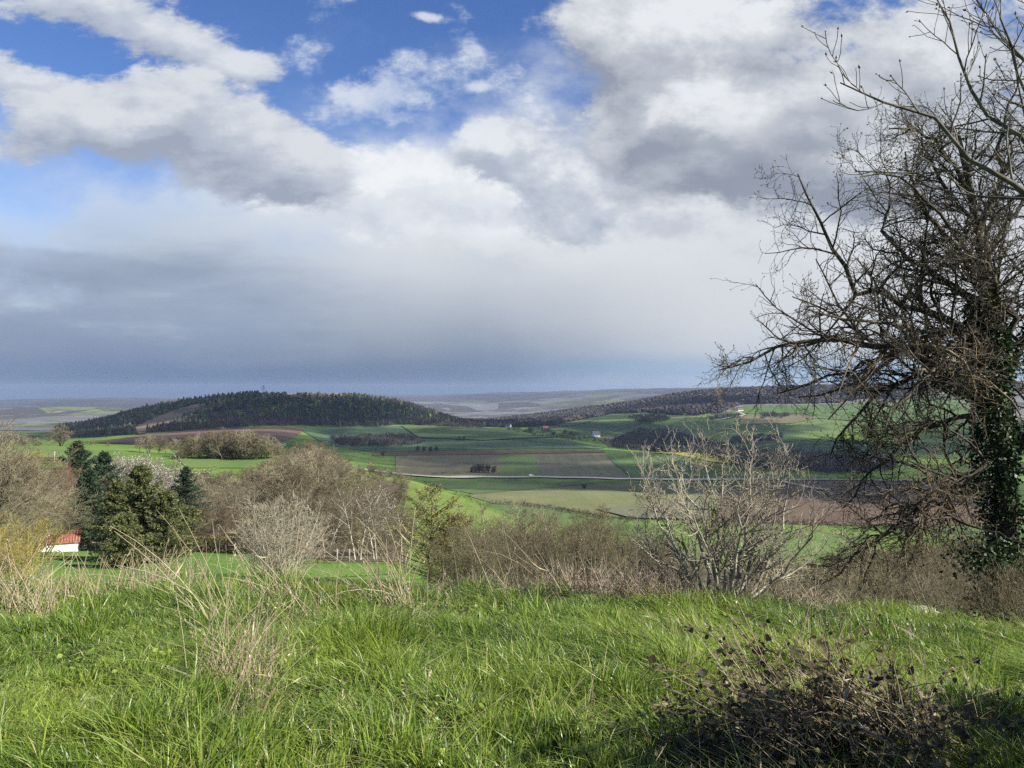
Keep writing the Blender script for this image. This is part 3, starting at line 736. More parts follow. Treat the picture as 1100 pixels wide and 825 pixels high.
# ------------------------------------------------------------------ conifers
def conifer(name, h, wid, rng, mat, bark, parent, droop=.25, nb=150, per=60, size=.28, shape=.9, irr=.25, t0=.06):
    tr, fo = Acc(), Acc()
    P0 = np.stack([np.zeros(9), np.zeros(9), np.linspace(-.3, h, 9)], 1); P0[1:, :2] += rng.normal(size=(8, 2))*.05
    tubes(tr, P0, np.linspace(.02*h, .01, 9), 7)
    t = t0+(1-t0)*np.sort(rng.random(nb))
    az = np.arange(nb)*2.4+rng.normal(size=nb)*.4
    L = wid*.5*(1-t)**shape*(1-irr+2*irr*rng.random(nb))*np.clip((t-t0)/.12+.55, .5, 1)+.12
    st = np.stack([np.interp(t*h, P0[:, 2], P0[:, 0]), np.interp(t*h, P0[:, 2], P0[:, 1]), t*h], 1)
    up = .55*t-droop
    k = 5; s = np.linspace(0, 1, k)
    P = np.empty((nb, k, 3))
    for i, u in enumerate(s):
        P[:, i, 0] = st[:, 0]+np.cos(az)*L*u; P[:, i, 1] = st[:, 1]+np.sin(az)*L*u
        P[:, i, 2] = st[:, 2]+L*(up*u+.22*u*u*rng.random(nb))
    tubes(tr, P, np.maximum(.012*L[:, None], .006)*np.linspace(1, .3, k)[None], 4)
    n = nb*per
    b = np.repeat(np.arange(nb), per); u = rng.random(n)**.65
    fi = np.clip(u*(k-1), 0, k-1.001); i0 = fi.astype(int); fr = (fi-i0)[:, None]
    c = P[b, i0]*(1-fr)+P[b, i0+1]*fr
    side = np.stack([-np.sin(az[b]), np.cos(az[b]), np.zeros(n)], 1)*(rng.random(n)*2-1)[:, None]*(L[b]*.32*(1.1-u))[:, None]
    c = c+side+rng.normal(size=(n, 3))*.05; c[:, 2] -= np.abs(side).sum(1)*.25
    outd = np.stack([np.cos(az[b]), np.sin(az[b]), np.full(n, -.15)], 1)+side*.8
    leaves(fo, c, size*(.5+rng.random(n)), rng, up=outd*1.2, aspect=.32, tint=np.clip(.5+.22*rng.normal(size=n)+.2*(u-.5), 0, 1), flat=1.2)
    tr.build('trunk', bark, parent); fo.build('crown', mat, parent)

def put_conifer(name, px, d, yt, wpx, mat, label, seed, cat='conifer', **kw):
    g, h = hgt(px, d, yt)
    o = tag(empty(name, g), label, cat)
    conifer(name, h, wpx/F*d, np.random.default_rng(seed), mat, M['bark_dark'], o, **kw)
    return o
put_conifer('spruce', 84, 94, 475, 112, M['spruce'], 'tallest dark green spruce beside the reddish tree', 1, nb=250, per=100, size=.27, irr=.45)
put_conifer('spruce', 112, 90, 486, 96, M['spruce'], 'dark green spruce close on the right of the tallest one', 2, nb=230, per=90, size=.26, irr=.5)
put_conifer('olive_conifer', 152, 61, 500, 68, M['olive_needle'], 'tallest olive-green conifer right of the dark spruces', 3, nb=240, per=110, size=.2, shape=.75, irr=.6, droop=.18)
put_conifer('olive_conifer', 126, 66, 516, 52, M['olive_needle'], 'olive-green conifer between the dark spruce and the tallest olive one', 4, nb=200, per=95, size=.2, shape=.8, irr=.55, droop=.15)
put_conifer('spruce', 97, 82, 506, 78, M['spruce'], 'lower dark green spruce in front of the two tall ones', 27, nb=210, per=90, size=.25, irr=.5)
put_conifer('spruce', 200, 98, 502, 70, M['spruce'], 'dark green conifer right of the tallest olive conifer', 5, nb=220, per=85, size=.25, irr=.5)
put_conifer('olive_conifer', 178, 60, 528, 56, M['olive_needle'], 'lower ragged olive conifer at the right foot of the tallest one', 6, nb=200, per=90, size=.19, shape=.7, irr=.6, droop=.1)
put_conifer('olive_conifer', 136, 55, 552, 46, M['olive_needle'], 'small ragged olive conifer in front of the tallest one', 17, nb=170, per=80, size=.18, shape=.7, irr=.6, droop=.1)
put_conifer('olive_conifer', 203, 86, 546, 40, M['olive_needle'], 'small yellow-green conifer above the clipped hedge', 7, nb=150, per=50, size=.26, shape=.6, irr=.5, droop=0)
put_conifer('larch', 463, 44, 526, 96, M['larch_needle'], 'open yellowish larch with bare pale branches behind the grass crest', 8, 'tree', nb=110, per=40, size=.16, shape=.55, irr=.5, droop=-.25)
put_conifer('larch', 488, 38, 556, 60, M['larch_needle'], 'smaller yellow-brown larch right of the open one', 9, 'tree', nb=100, per=45, size=.15, shape=.5, irr=.5, droop=-.2)

# ------------------------------------------------------------------ clipped hedges, shed, fence, lamp post
def clipped_hedge(px0, px1, d0, d1, h, w, label, seed):
    rng = np.random.default_rng(seed)
    a, b = gpt(px0, d0), gpt(px1, d1); L = (b-a).length; n = int(L*420)
    acc = Acc(); o = tag(empty('clipped_hedge', a), label, 'hedge')
    t = rng.random(n); z = rng.random(n); q = rng.random(n)*2-1
    face = rng.random(n) < .4; z = np.where(face, 1, z); q = np.where(face, q, np.sign(q))
    x = a.x+(b.x-a.x)*t; y = a.y+(b.y-a.y)*t; nrm = Vector((b.y-a.y, a.x-b.x, 0)).normalized()
    wob = .12*(fbm(t*L*1.3, z*2, seed, 2)-.5)*4
    c = np.stack([x+nrm.x*q*w*.5*(1+wob*.4), y+nrm.y*q*w*.5*(1+wob*.4), H(x, y)+z*h*(1+wob*.15)], 1)-np.array(a)
    leaves(acc, c+rng.normal(size=(n, 3))*.06, .16*(.6+.8*rng.random(n)), rng, tint=rng.random(n), aspect=.7)
    acc.build('foliage', M['hedge_leaf'], o)
    st = Acc(); m = int(L*6); t = rng.random(m)
    x = a.x+(b.x-a.x)*t; y = a.y+(b.y-a.y)*t
    P = np.stack([np.stack([x, y, H(x, y)-.1], 1), np.stack([x+rng.normal(size=m)*.15, y+rng.normal(size=m)*.15, H(x, y)+h*.5], 1), np.stack([x+rng.normal(size=m)*.3, y+rng.normal(size=m)*.25, H(x, y)+h*.93], 1)], 1)-np.array(a)
    tubes(st, P, np.full((m, 3), .03)*np.array([1, .8, .4]), 4)
    st.build('stems', M['twig_brown'], o)
clipped_hedge(78, 128, 93, 92, 1.7, 1.4, 'clipped brown hedge behind the red-roofed shed', 1)
clipped_hedge(182, 282, 84, 78, 1.6, 1.4, 'long clipped brown hedge at the back of the lawn', 2)
clipped_hedge(16, 66, 232, 238, 1.8, 1.5, 'dark clipped hedge along the far left lane', 3)

def gable(acc, x0, x1, y0, y1, z0, z1): pass
M['white_wall'] = noise_mat('white_wall', [(0, (.7, .68, .62)), (1, (.85, .83, .78))], 1.5, 4)
M['wood_grey'] = noise_mat('weathered_wood', [(0, (.15, .135, .11)), (1, (.34, .31, .26))], 4, 5, stretch=(1, 1, .15))
M['dark_wood'] = noise_mat('dark_timber', [(0, (.05, .04, .03)), (1, (.1, .08, .06))], 4, 5)
M['glass'] = noise_mat('window_glass', [(0, (.02, .025, .03)), (1, (.05, .06, .07))], 2, 2, rough=.1, spec=.6)
def mat_tiles(name, a, b):
    m, t, p, o = new_mat(name)
    v = coords(t)
    w = t.nodes.new('ShaderNodeTexWave'); w.inputs['Scale'].default_value = 2.2; w.inputs['Distortion'].default_value = .6; t.links.new(v.k, w.inputs[0])
    n = noise(t, v, 3, 5)
    setin(t, p, 'Base Color', ramp((n*.7+S(t, w.outputs['Fac'])*.3).smooth(.25, .75), [(0, a), (1, b)]))
    p.inputs['Roughness'].default_value = .8; bump(t, p, S(t, w.outputs['Fac']), .6, .04)
    return m
M['red_tile'] = mat_tiles('red_tiles', (.2, .065, .045), (.36, .15, .1))
M['brown_tile'] = mat_tiles('brown_tiles', (.1, .06, .045), (.2, .13, .1))
M['slate'] = mat_tiles('slate_tiles', (.06, .065, .075), (.12, .125, .14))

g = gpt(64, 80)
sh = tag(empty('shed', g, R(26)), 'small white-walled shed with a red tiled lean-to roof on the grass at left', 'shed')
W_, D_, h1, h2 = 3.5, 2.6, 1.15, 1.95       # lower front eave, higher back
acc = Acc()
v = [(-W_/2, -D_/2, -.5), (W_/2, -D_/2, -.5), (W_/2, D_/2, -.5), (-W_/2, D_/2, -.5), (-W_/2, -D_/2, h1), (W_/2, -D_/2, h1), (W_/2, D_/2, h2), (-W_/2, D_/2, h2)]
acc.add(v, [[0, 1, 5, 4], [1, 2, 6, 5], [2, 3, 7, 6], [3, 0, 4, 7]]); acc.build('wall', M['white_wall'], sh, False)
acc = Acc(); sl = (h2-h1)/D_; ov = .22; T = .1
def zz(y): return h1+sl*(y+D_/2)+.01
v = [(-W_/2-ov, -D_/2-ov, zz(-D_/2-ov)), (W_/2+ov, -D_/2-ov, zz(-D_/2-ov)), (W_/2+ov, D_/2+ov, zz(D_/2+ov)), (-W_/2-ov, D_/2+ov, zz(D_/2+ov))]
v = v+[(x, y, z+T) for x, y, z in v]
acc.add(v, [[3, 2, 1, 0], [4, 5, 6, 7], [0, 1, 5, 4], [1, 2, 6, 5], [2, 3, 7, 6], [3, 0, 4, 7]])
rf = acc.build('roof', M['red_tile'], sh, False)
acc = Acc()
for i in range(15):
    x = -W_/2-ov+.12+i*(W_+2*ov-.24)/14
    tubes(acc, [(x, -D_/2-ov, zz(-D_/2-ov)+T+.02), (x, D_/2+ov, zz(D_/2+ov)+T+.02)], [.055, .055], 6)
acc.build('tile_rows', M['red_tile'], rf)
acc = Acc(); box(acc, (-W_/2-.02, .1, .35), (.05, .8, 1.6)); dr = acc.build('door', M['dark_wood'], sh, False)
acc = Acc(); box(acc, (-W_/2-.06, .38, .4), (.05, .06, .12)); acc.build('handle', M['wood_grey'], dr, False)

a = gpt(88, 82)
fe = tag(empty('garden_fence', a), 'low pale wooden rail fence beside the red-roofed shed', 'fence')
px = [88, 94, 100, 106, 112, 118]
pts = [gpt(x, 82+.05*(x-88)) for x in px]
for p_ in pts:
    acc = Acc(); box(acc, np.array(p_-a)+[0, 0, .45], (.1, .1, 1.3)); acc.build('post', M['wood_grey'], fe, False)
for z in (.45, .9):
    acc = Acc(); L = np.array([np.array(p_-a)+[0, -.07, z] for p_ in pts]); tubes(acc, L, np.full(len(L), .045), 6, cap=True); acc.build('rail', M['wood_grey'], fe)
g = gpt(59, 240)
pl = tag(empty('lane_post', g), 'thin white post standing by the far lane on the left', 'post')
acc = Acc(); tubes(acc, [(0, 0, -.4), (0, 0, 1.5), (0, 0, 3.3)], [.13, .12, .11], 8, cap=True); acc.build('shaft', M['white_wall'], pl)
acc = Acc(); tubes(acc, [(0, 0, 3.3), (0, 0, 3.38), (0, 0, 3.45)], [.16, .15, .03], 8, cap=True); acc.build('cap', M['white_wall'], pl)
# small posts at the back of the lawn
for i, (px, d) in enumerate([(362, 64), (375, 64)]):
    g = gpt(px, d); o = empty('lawn_post', g)
    tag(o, ['short pale wooden post at the back of the lawn, left of the pair', 'short pale wooden post at the back of the lawn, right of the pair'][i], 'post')
    acc = Acc(); tubes(acc, [(0, 0, -.3), (.02, 0, .5), (.03, 0, 1.0)], [.09, .085, .08], 8, cap=True); acc.build('shaft', M['wood_grey'], o)
# pale rock among the scrub on the right
g = gpt(987, 34); rng = np.random.default_rng(4)
u = np.linspace(0, 2*np.pi, 12, endpoint=False); rings = []
for z, r_ in [(-.3, .8), (.1, .85), (.35, .7), (.55, .4), (.62, .1)]:
    rings.append(np.stack([np.cos(u)*r_*1.2*(1+.15*rng.normal(size=12)), np.sin(u)*r_*(1+.15*rng.normal(size=12)), np.full(12, z)+.05*rng.normal(size=12)], 1))
v = np.concatenate(rings); i = np.arange(60).reshape(5, 12)
q = np.stack([i[:-1], np.roll(i[:-1], -1, 1), np.roll(i[1:], -1, 1), i[1:]], -1).reshape(-1, 4)
M['stone'] = noise_mat('pale_stone', [(0, (.3, .28, .24)), (1, (.55, .52, .46))], 3, 6, bmp=.6, bdist=.05)
tag(mesh_np('rock', v, [q, i[-1][None]], M['stone'], loc=g), 'pale rock lying in the scrub below the ivy-clad tree', 'rock')

# ------------------------------------------------------------------ houses, van, pylon in the distance
def house(px, py, dmin, w, dp, hw, hr, rz, roofmat, label, wins=3):
    p = unproj([px], [py], dmin)[0]
    o = tag(empty('house', p, rz), label, 'house')
    acc = Acc()
    v = [(-w/2, -dp/2, -2), (w/2, -dp/2, -2), (w/2, dp/2, -2), (-w/2, dp/2, -2), (-w/2, -dp/2, hw), (w/2, -dp/2, hw), (w/2, dp/2, hw), (-w/2, dp/2, hw), (-w/2, 0, hw+hr), (w/2, 0, hw+hr)]
    acc.add(v, [[0, 1, 5, 4], [1, 2, 6, 5], [2, 3, 7, 6], [3, 0, 4, 7]], [[5, 6, 9], [7, 4, 8]]); acc.build('wall', M['white_wall'], o, False)
    acc = Acc(); e = .5; s = hr/(dp/2)
    for sg in (-1, 1):
        y0, y1 = sg*(dp/2+e), 0; z0, z1 = hw-e*s+.05, hw+hr+.05
        vv = [(-w/2-e, y0, z0), (w/2+e, y0, z0), (w/2+e, y1, z1), (-w/2-e, y1, z1)]; vv = vv+[(x, y, z+.3) for x, y, z in vv]
        acc.add(vv, [[3, 2, 1, 0], [4, 5, 6, 7], [0, 1, 5, 4], [1, 2, 6, 5], [2, 3, 7, 6], [3, 0, 4, 7]])
    rf = acc.build('roof', roofmat, o, False)
    acc = Acc(); box(acc, (w*.28, 0, hw+hr+.4), (.9, .9, 1.9)); acc.build('chimney', M['red_tile'], rf, False)
    acc = Acc(); box(acc, (0, -dp/2-.04, 1.05), (1.1, .1, 2.1)); acc.build('door', M['dark_wood'], o, False)
    for k in range(wins):
        x = (k-(wins-1)/2)*w/wins
        if abs(x) < .8: x += 1.5
        acc = Acc(); box(acc, (x, -dp/2-.03, 1.6), (1.1, .08, 1.3)); acc.build('window', M['glass'], o, False)
    return o
house(640, 470, 1300, 15, 10, 6, 7, .4, M['slate'], 'white house with a steep grey roof alone on the right-hand slope')
for px, py, w, rz, m_, l in [(512, 456.5, 16, .3, 'red_tile', 'leftmost small white house of the far village at the foot of the wooded hill'), (519, 456, 20, -.2, 'brown_tile', 'brightest long white house of the far village'), (526, 457, 14, .9, 'red_tile', 'small house in the middle of the far village'), (535, 457, 15, .1, 'brown_tile', 'brown-roofed house right of the middle of the far village'), (546, 459, 14, -.5, 'slate', 'rightmost grey-roofed house of the far village'),
                              (795, 442, 18, .2, 'brown_tile', 'farm building beside the pale track on the right-hand slope'), (586, 462, 12, .2, 'red_tile', 'small house below the wooded ridge, left of the white house'), (690, 447, 14, -.2, 'slate', 'pale house high on the right-hand slope under the ridge wood')]:
    house(px, py, 1500, w, 9, 5, 4, rz, M[m_], l)

p = gpt(571, 806); p.z += 1.25
van = tag(empty('white_van', p, R(2)), 'white van driving on the pale valley road', 'van')
M['white_paint'] = noise_mat('white_paint', [(0, (.78, .78, .77)), (1, (.84, .84, .83))], 1, 2, rough=.35, spec=.5)
M['tyre'] = noise_mat('tyre_rubber', [(0, (.02, .02, .02)), (1, (.04, .04, .04))], 3, 2)
prof = [(-2.7, .45), (2.6, .45), (2.7, .95), (2.45, 1.25), (1.75, 1.4), (1.2, 2.15), (.9, 2.3), (-2.55, 2.3), (-2.7, 2.1)]
n = len(prof); v = [(x, -.95, z) for x, z in prof]+[(x, .95, z) for x, z in prof]
me_ = bpy.data.meshes.new('body'); me_.from_pydata(v, [], [list(range(n)), list(range(2*n-1, n-1, -1))]+[[i+n, (i+1) % n+n, (i+1) % n, i] for i in range(n)]); me_.materials.append(M['white_paint'])
b_ = bpy.data.objects.new('body', me_); COL.objects.link(b_); b_.parent = van
for x in (-1.75, 1.7):
    for y in (-.86, .86):
        acc = Acc(); tubes(acc, [(x, y-.13, .38), (x, y+.13, .38)], [.38, .38], 14, cap=True); wl = acc.build('wheel', M['tyre'], van)
acc = Acc(); box(acc, (1.25, -.96, 1.72), (.75, .04, .55)); acc.build('side_window', M['glass'], van, False)
acc = Acc(); acc.add([(1.78, -.8, 1.42), (1.78, .8, 1.42), (1.25, .8, 2.12), (1.25, -.8, 2.12)], [[0, 1, 2, 3]]); acc.build('windscreen', M['glass'], van, False)

p = unproj([283], [427], 1500)[0]
py_ = tag(empty('pylon', p, .4), 'thin lattice pylon standing on the wooded hilltop', 'pylon')
M['steel'] = noise_mat('galvanised_steel', [(0, (.16, .17, .18)), (1, (.24, .25, .26))], 1, 2)
acc = Acc(); Hh = 34; lv = np.linspace(0, 1, 9); wd = 3.2*(1-lv)**1.2+.5
cor = [(-1, -1), (1, -1), (1, 1), (-1, 1)]
for cx_, cy_ in cor: tubes(acc, np.stack([cx_*wd, cy_*wd, lv*Hh-1], 1), np.full(9, .16), 4)
for i in range(8):
    for k in range(4):
        a_, b_ = cor[k], cor[(k+1) % 4]
        tubes(acc, [(a_[0]*wd[i], a_[1]*wd[i], lv[i]*Hh-1), (b_[0]*wd[i+1], b_[1]*wd[i+1], lv[i+1]*Hh-1)], [.09, .09], 3)
acc.build('mast', M['steel'], py_)
for z, w in ((22, 6), (26, 7.5), (30, 5)):
    acc = Acc(); tubes(acc, [(-w, 0, z), (0, 0, z+.7), (w, 0, z)], [.12, .3, .12], 4); tubes(acc, [(-w, 0, z), (0, 0, z-.4), (w, 0, z)], [.12, .2, .12], 4); acc.build('crossarm', M['steel'], py_)

# ------------------------------------------------------------------ far woods and field hedges
def wood(name, XY, kind, h, w, mat, seed, label, cat='wood', lift=0.0, stuff=True, per=46, leaf=.2):
    rng = np.random.default_rng(seed); n = len(XY)
    if kind == 'fuzz':       # bare crowns: sprays of upward twigs inside a dome
        b = np.repeat(np.arange(n), per); m = n*per
        hh = (h*(.55+.6*rng.random(n)))[b]; ww = (w*(.7+.6*rng.random(n)))[b]
        u = norm(rng.normal(size=(m, 3))); r_ = rng.random(m)**.4
        dx = u[:, 0]*r_*ww*.5; dy = u[:, 1]*r_*ww*.5; dz = hh*(.45+.5*u[:, 2]*r_)
        x = XY[b, 0]; y = XY[b, 1]
        c = np.stack([x+dx, y+dy, H(x, y)+dz*.85+lift], 1)
        up = np.stack([dx/ww*1.6, dy/ww*1.6, np.full(m, 1.1)], 1)
        acc = Acc(); leaves(acc, c, hh*leaf*2*(.6+.8*rng.random(m)), rng, up=up, aspect=.22, tint=np.clip(np.repeat(rng.random(n), per)*.7+.3*rng.random(m), 0, 1))
        return tag(acc.build(name, mat, smooth=False), label, cat, kind='stuff' if stuff else None)
    z = H(XY[:, 0], XY[:, 1])+lift
    hh = h*(.5+.75*rng.random(n)); ww = w*(.65+.7*rng.random(n))
    if kind == 'cone':
        s = 6; prof = [(.12, .45), (.3, 1.0), (.36, .62), (.62, .74), (.7, .5), (1.0, .12)]
    else:
        s = 6; prof = [(.05, .3), (.3, .9), (.55, 1.0), (.8, .75), (1.0, .15)]
    k = len(prof)
    th = np.arange(s)*2*np.pi/s
    jit = 1+.32*rng.normal(size=(n, k, s)) if kind != 'cone' else 1+.22*rng.normal(size=(n, k, s))
    rad = np.array([p_[1] for p_ in prof])[None, :, None]*ww[:, None, None]*.5*jit
    zz_ = np.array([p_[0] for p_ in prof])[None, :, None]*hh[:, None, None]*(1+.07*rng.normal(size=(n, k, s)))
    off = rng.random((n, 1, 1))*6
    V = np.stack([XY[:, 0, None, None]+rad*np.cos(th+off), XY[:, 1, None, None]+rad*np.sin(th+off), z[:, None, None]+zz_], -1)
    idx = np.arange(n*k*s).reshape(n, k, s); a = idx[:, :-1]; b = idx[:, 1:]
    q = np.stack([a, np.roll(a, -1, 2), np.roll(b, -1, 2), b], -1).reshape(-1, 4)
    o = mesh_np(name, V.reshape(-1, 3), [q], mat, smooth=False, attr=np.repeat(rng.random(n), k*s))
    return tag(o, label, cat, kind='stuff' if stuff else None)
M['far_conifer'] = leaf_mat('far_conifer', [(0, (.022, .036, .02)), (.45, (.036, .052, .027)), (.75, (.06, .072, .036)), (1, (.1, .09, .06))], 0, .9, .1)
M['far_bare'] = leaf_mat('far_bare_wood', [(0, (.036, .033, .033)), (.6, (.06, .053, .05)), (.9, (.085, .075, .064)), (1, (.04, .05, .028))], 0, .95, .05)
M['far_bare_pale'] = leaf_mat('far_pale_wood', [(0, (.11, .095, .075)), (1, (.2, .17, .13))], 0, .95, .05)

def scatter_px(poly, dmin, dmax, spacing, seed, skip=()):
    """random points on the ground, between two distances, that lie inside an outline seen in the photo"""
    rng = np.random.default_rng(seed)
    xs = [p_[0] for p_ in poly]; x0, x1 = (min(xs)-CX)/F, (max(xs)-CX)/F
    area = (x1-x0)*(dmax**2-dmin**2)/2; n = int(area/spacing**2)
    d = np.sqrt(dmin**2+(dmax**2-dmin**2)*rng.random(n)); X = (x0+(x1-x0)*rng.random(n))*d
    z = H(X, d); px, py = to_px(np.stack([X, d, z], -1))
    ok = inside(poly, px, py)
    for s in skip: ok &= ~inside(s, px, py)
    return np.stack([X[ok], d[ok]], 1)
clear = [(138, 464), (160, 452.5), (188, 441), (208, 435.5), (222, 434), (218, 439), (200, 447), (178, 460), (150, 467)]
hill = [(66, 474), (60, 462), (100, 450), (150, 436), (200, 427), (250, 421), (300, 421), (350, 421), (400, 424), (440, 430), (470, 440), (500, 452), (510, 457), (480, 457), (430, 457), (400, 459.5), (330, 458), (280, 458), (240, 461), (180, 464), (150, 467), (110, 474)]
XY = scatter_px(hill, 1400, 2600, 10.5, 1, [clear, [(278, 418), (372, 418), (372, 428), (278, 430)]])
rng = np.random.default_rng(8)
sel = fbm(XY[:, 0]/140, XY[:, 1]/140, 4, 3)+.1*rng.normal(size=len(XY)) < .47
px_, py_2 = to_px(np.column_stack([XY, H(XY[:, 0], XY[:, 1])]))
edge = (py_2 > np.interp(px_, [60, 150, 280, 330, 400, 430, 480, 520], [466, 462, 454, 452, 451, 450, 448, 446])) & (rng.random(len(XY)) < .75)
sel &= ~edge
wood('conifer_wood', XY[sel], 'cone', 15, 8.5, M['far_conifer'], 2, 'dark conifer wood covering the long hill on the left')
wood('bare_wood', XY[~sel], 'fuzz', 12, 9, M['far_bare'], 3, 'brown leafless trees mixed into and below the conifer wood on the hill')
XY = scatter_px([(272, 416), (376, 416), (376, 429), (272, 431)], 1900, 2500, 24, 12)
wood('hilltop_scrub', XY, 'round', 10, 11, M['far_bare_pale'], 4, 'pale sparse scrub on the bare top of the long hill')
ridge = [(500, 464), (500, 452), (540, 448), (580, 444), (620, 436), (660, 429), (700, 423), (740, 416), (800, 412), (860, 410), (960, 410), (1110, 408), (1110, 421), (1000, 422), (940, 427), (900, 433), (860, 434), (800, 434), (770, 445), (745, 447), (700, 444), (660, 444), (620, 452), (580, 461), (530, 463)]
XY = scatter_px(ridge, 2050, 3700, 13, 21)
wood('ridge_wood', XY, 'round', 13, 12, M['far_bare'], 5, 'purple-brown leafless wood along the ridge on the right')
XY = scatter_px([(670, 420), (700, 417), (735, 415), (735, 420), (690, 424)], 2600, 3600, 20, 22)
if len(XY) > 3: wood('conifer_belt', XY, 'cone', 20, 9, M['far_conifer'], 6, 'short dark conifer belt on the crest of the right ridge')
for nm, poly, dm, dx, sp, hh, ww, mt, kd, lab in [
    ('valley_wood', [(355, 472), (440, 470), (455, 476), (440, 480), (370, 481)], 900, 1700, 11, 9, 12, 'far_bare', 'round', 'long low bare wood across the blue-green valley fields'),
    ('valley_wood', [(655, 477), (690, 462), (720, 464), (770, 478), (800, 490), (760, 488), (700, 486), (660, 482)], 1000, 1900, 12, 10, 13, 'far_bare', 'round', 'brown bare wood in the dip behind the striped field'),
    ('valley_wood', [(740, 490), (800, 486), (900, 490), (960, 495), (960, 508), (880, 510), (800, 506), (770, 497)], 850, 1500, 12, 11, 14, 'far_bare', 'round', 'dark bare wood in the dip behind the pale many-stemmed bush'),
    ('valley_wood', [(675, 449), (710, 447), (720, 452), (690, 457)], 1500, 2700, 13, 11, 13, 'far_conifer', 'round', 'small dark grove beside the pale house on the right slope'),
    ('valley_wood', [(815, 444), (850, 446), (840, 450), (818, 450)], 1500, 2500, 13, 9, 13, 'far_bare', 'round', 'small dark grove on the green slope near the farm track'),
    ('valley_wood', [(790, 471), (840, 468), (840, 473), (780, 479)], 1200, 2200, 11, 9, 12, 'far_bare', 'round', 'dark bare tree belt crossing the green right slope'),
    ('valley_wood', [(760, 448), (795, 445), (795, 450), (762, 453)], 1500, 2500, 12, 8, 12, 'far_bare', 'round', 'dark hedge-like grove left of the farm building'),
    ('riverside_scrub', [(430, 455), (480, 452), (520, 457), (518, 461), (470, 459)], 1500, 2400, 12, 8, 12, 'far_bare', 'round', 'brown scrub trailing from the right end of the wooded hill'),
    ('valley_wood', [(540, 462), (580, 461), (610, 465), (640, 472), (660, 478), (610, 473), (560, 468)], 1300, 2400, 22, 8, 10, 'far_bare', 'round', 'loose bare trees round the white house on the right slope')]:
    XY = scatter_px(poly, dm, dx, sp, len(lab))
    if len(XY) > 2: wood(nm, XY, 'fuzz', hh*1.1, ww*.9, M[mt], len(lab)+1, lab)
    else: print('EMPTY', lab)

def field_hedge(pts_px, dmin, h, w, label, seed, mat='far_bare', sp=3.0):
    W = unproj([p_[0] for p_ in pts_px], [p_[1] for p_ in pts_px], dmin)
    L = []
    rng = np.random.default_rng(seed)
    for a_, b_ in zip(W[:-1], W[1:]):
        k = max(2, int(np.linalg.norm(b_-a_)/sp))
        for s in range(k): L.append(a_[:2]+(b_[:2]-a_[:2])*s/k+rng.normal(size=2)*w*.15)
    o = wood('field_hedge', np.array(L), 'fuzz', h*.9, w*.75, M[mat], seed, label, 'hedge', stuff=False, per=26, leaf=.16)
    return o
field_hedge([(528, 542), (560, 543), (600, 549), (640, 556), (690, 562)], 280, 3.0, 4.0, 'dark hedge running down from the lit shoulder below the olive field', 31, sp=.9)
field_hedge([(735, 563), (800, 562), (880, 565), (960, 570), (1040, 575), (1100, 577)], 280, 3.2, 4.0, 'dark hedge above the bright green field on the right', 32, sp=.9)
field_hedge([(645, 489), (661, 500), (678, 512)], 700, 2.0, 4, 'dark line of hedge slanting down to the road between the striped fields', 33, sp=3)
field_hedge([(460, 510.5), (480, 509.5), (497, 509)], 620, 4, 6, 'pale dark hedge left of the clump above the road', 34)
field_hedge([(462, 515.8), (500, 516.2), (545, 517.3)], 620, 1.6, 3, 'low scrubby line along the lower side of the road', 35, sp=5)
field_hedge([(545, 517.5), (552, 517), (558, 517)], 620, 4, 6, 'dark bush beside the road left of the white van', 36)
field_hedge([(390, 488.5), (450, 486.7), (540, 484.5), (650, 484)], 800, 2.5, 6, 'long dark hedge between the green fields and the brown strip', 37, sp=5)
field_hedge([(560, 473), (568, 474), (575, 476)], 900, 4, 8, 'short dark hedge on the blue-green field', 38)
field_hedge([(505, 476), (530, 476)], 900, 3, 6, 'short pale-dark hedge left in the blue-green field', 39)
field_hedge([(745, 477), (790, 459), (840, 457), (900, 456)], 1200, 5, 9, 'hedge slanting up between two bright fields on the right slope', 40, sp=6)
field_hedge([(775, 458), (830, 456), (900, 456.5)], 1200, 4, 8, 'straight hedge across the right slope', 41, sp=6)
field_hedge([(590, 461), (640, 452), (690, 446)], 1300, 6, 9, 'dark hedge along the foot of the ridge wood', 42, sp=7)
field_hedge([(600, 474), (640, 470), (690, 464)], 1300, 4, 8, 'hedge below the white house on the right slope', 43, sp=7)
field_hedge([(795, 447), (850, 446), (900, 449)], 1500, 5, 8, 'hedge along the upper green field by the farm', 44, sp=6)
field_hedge([(960, 571), (1010, 566), (1060, 566)], 280, 2.4, 4.0, 'pale-topped hedge below the brown field under the ivy-clad tree', 45, 'far_bare_pale', sp=2)

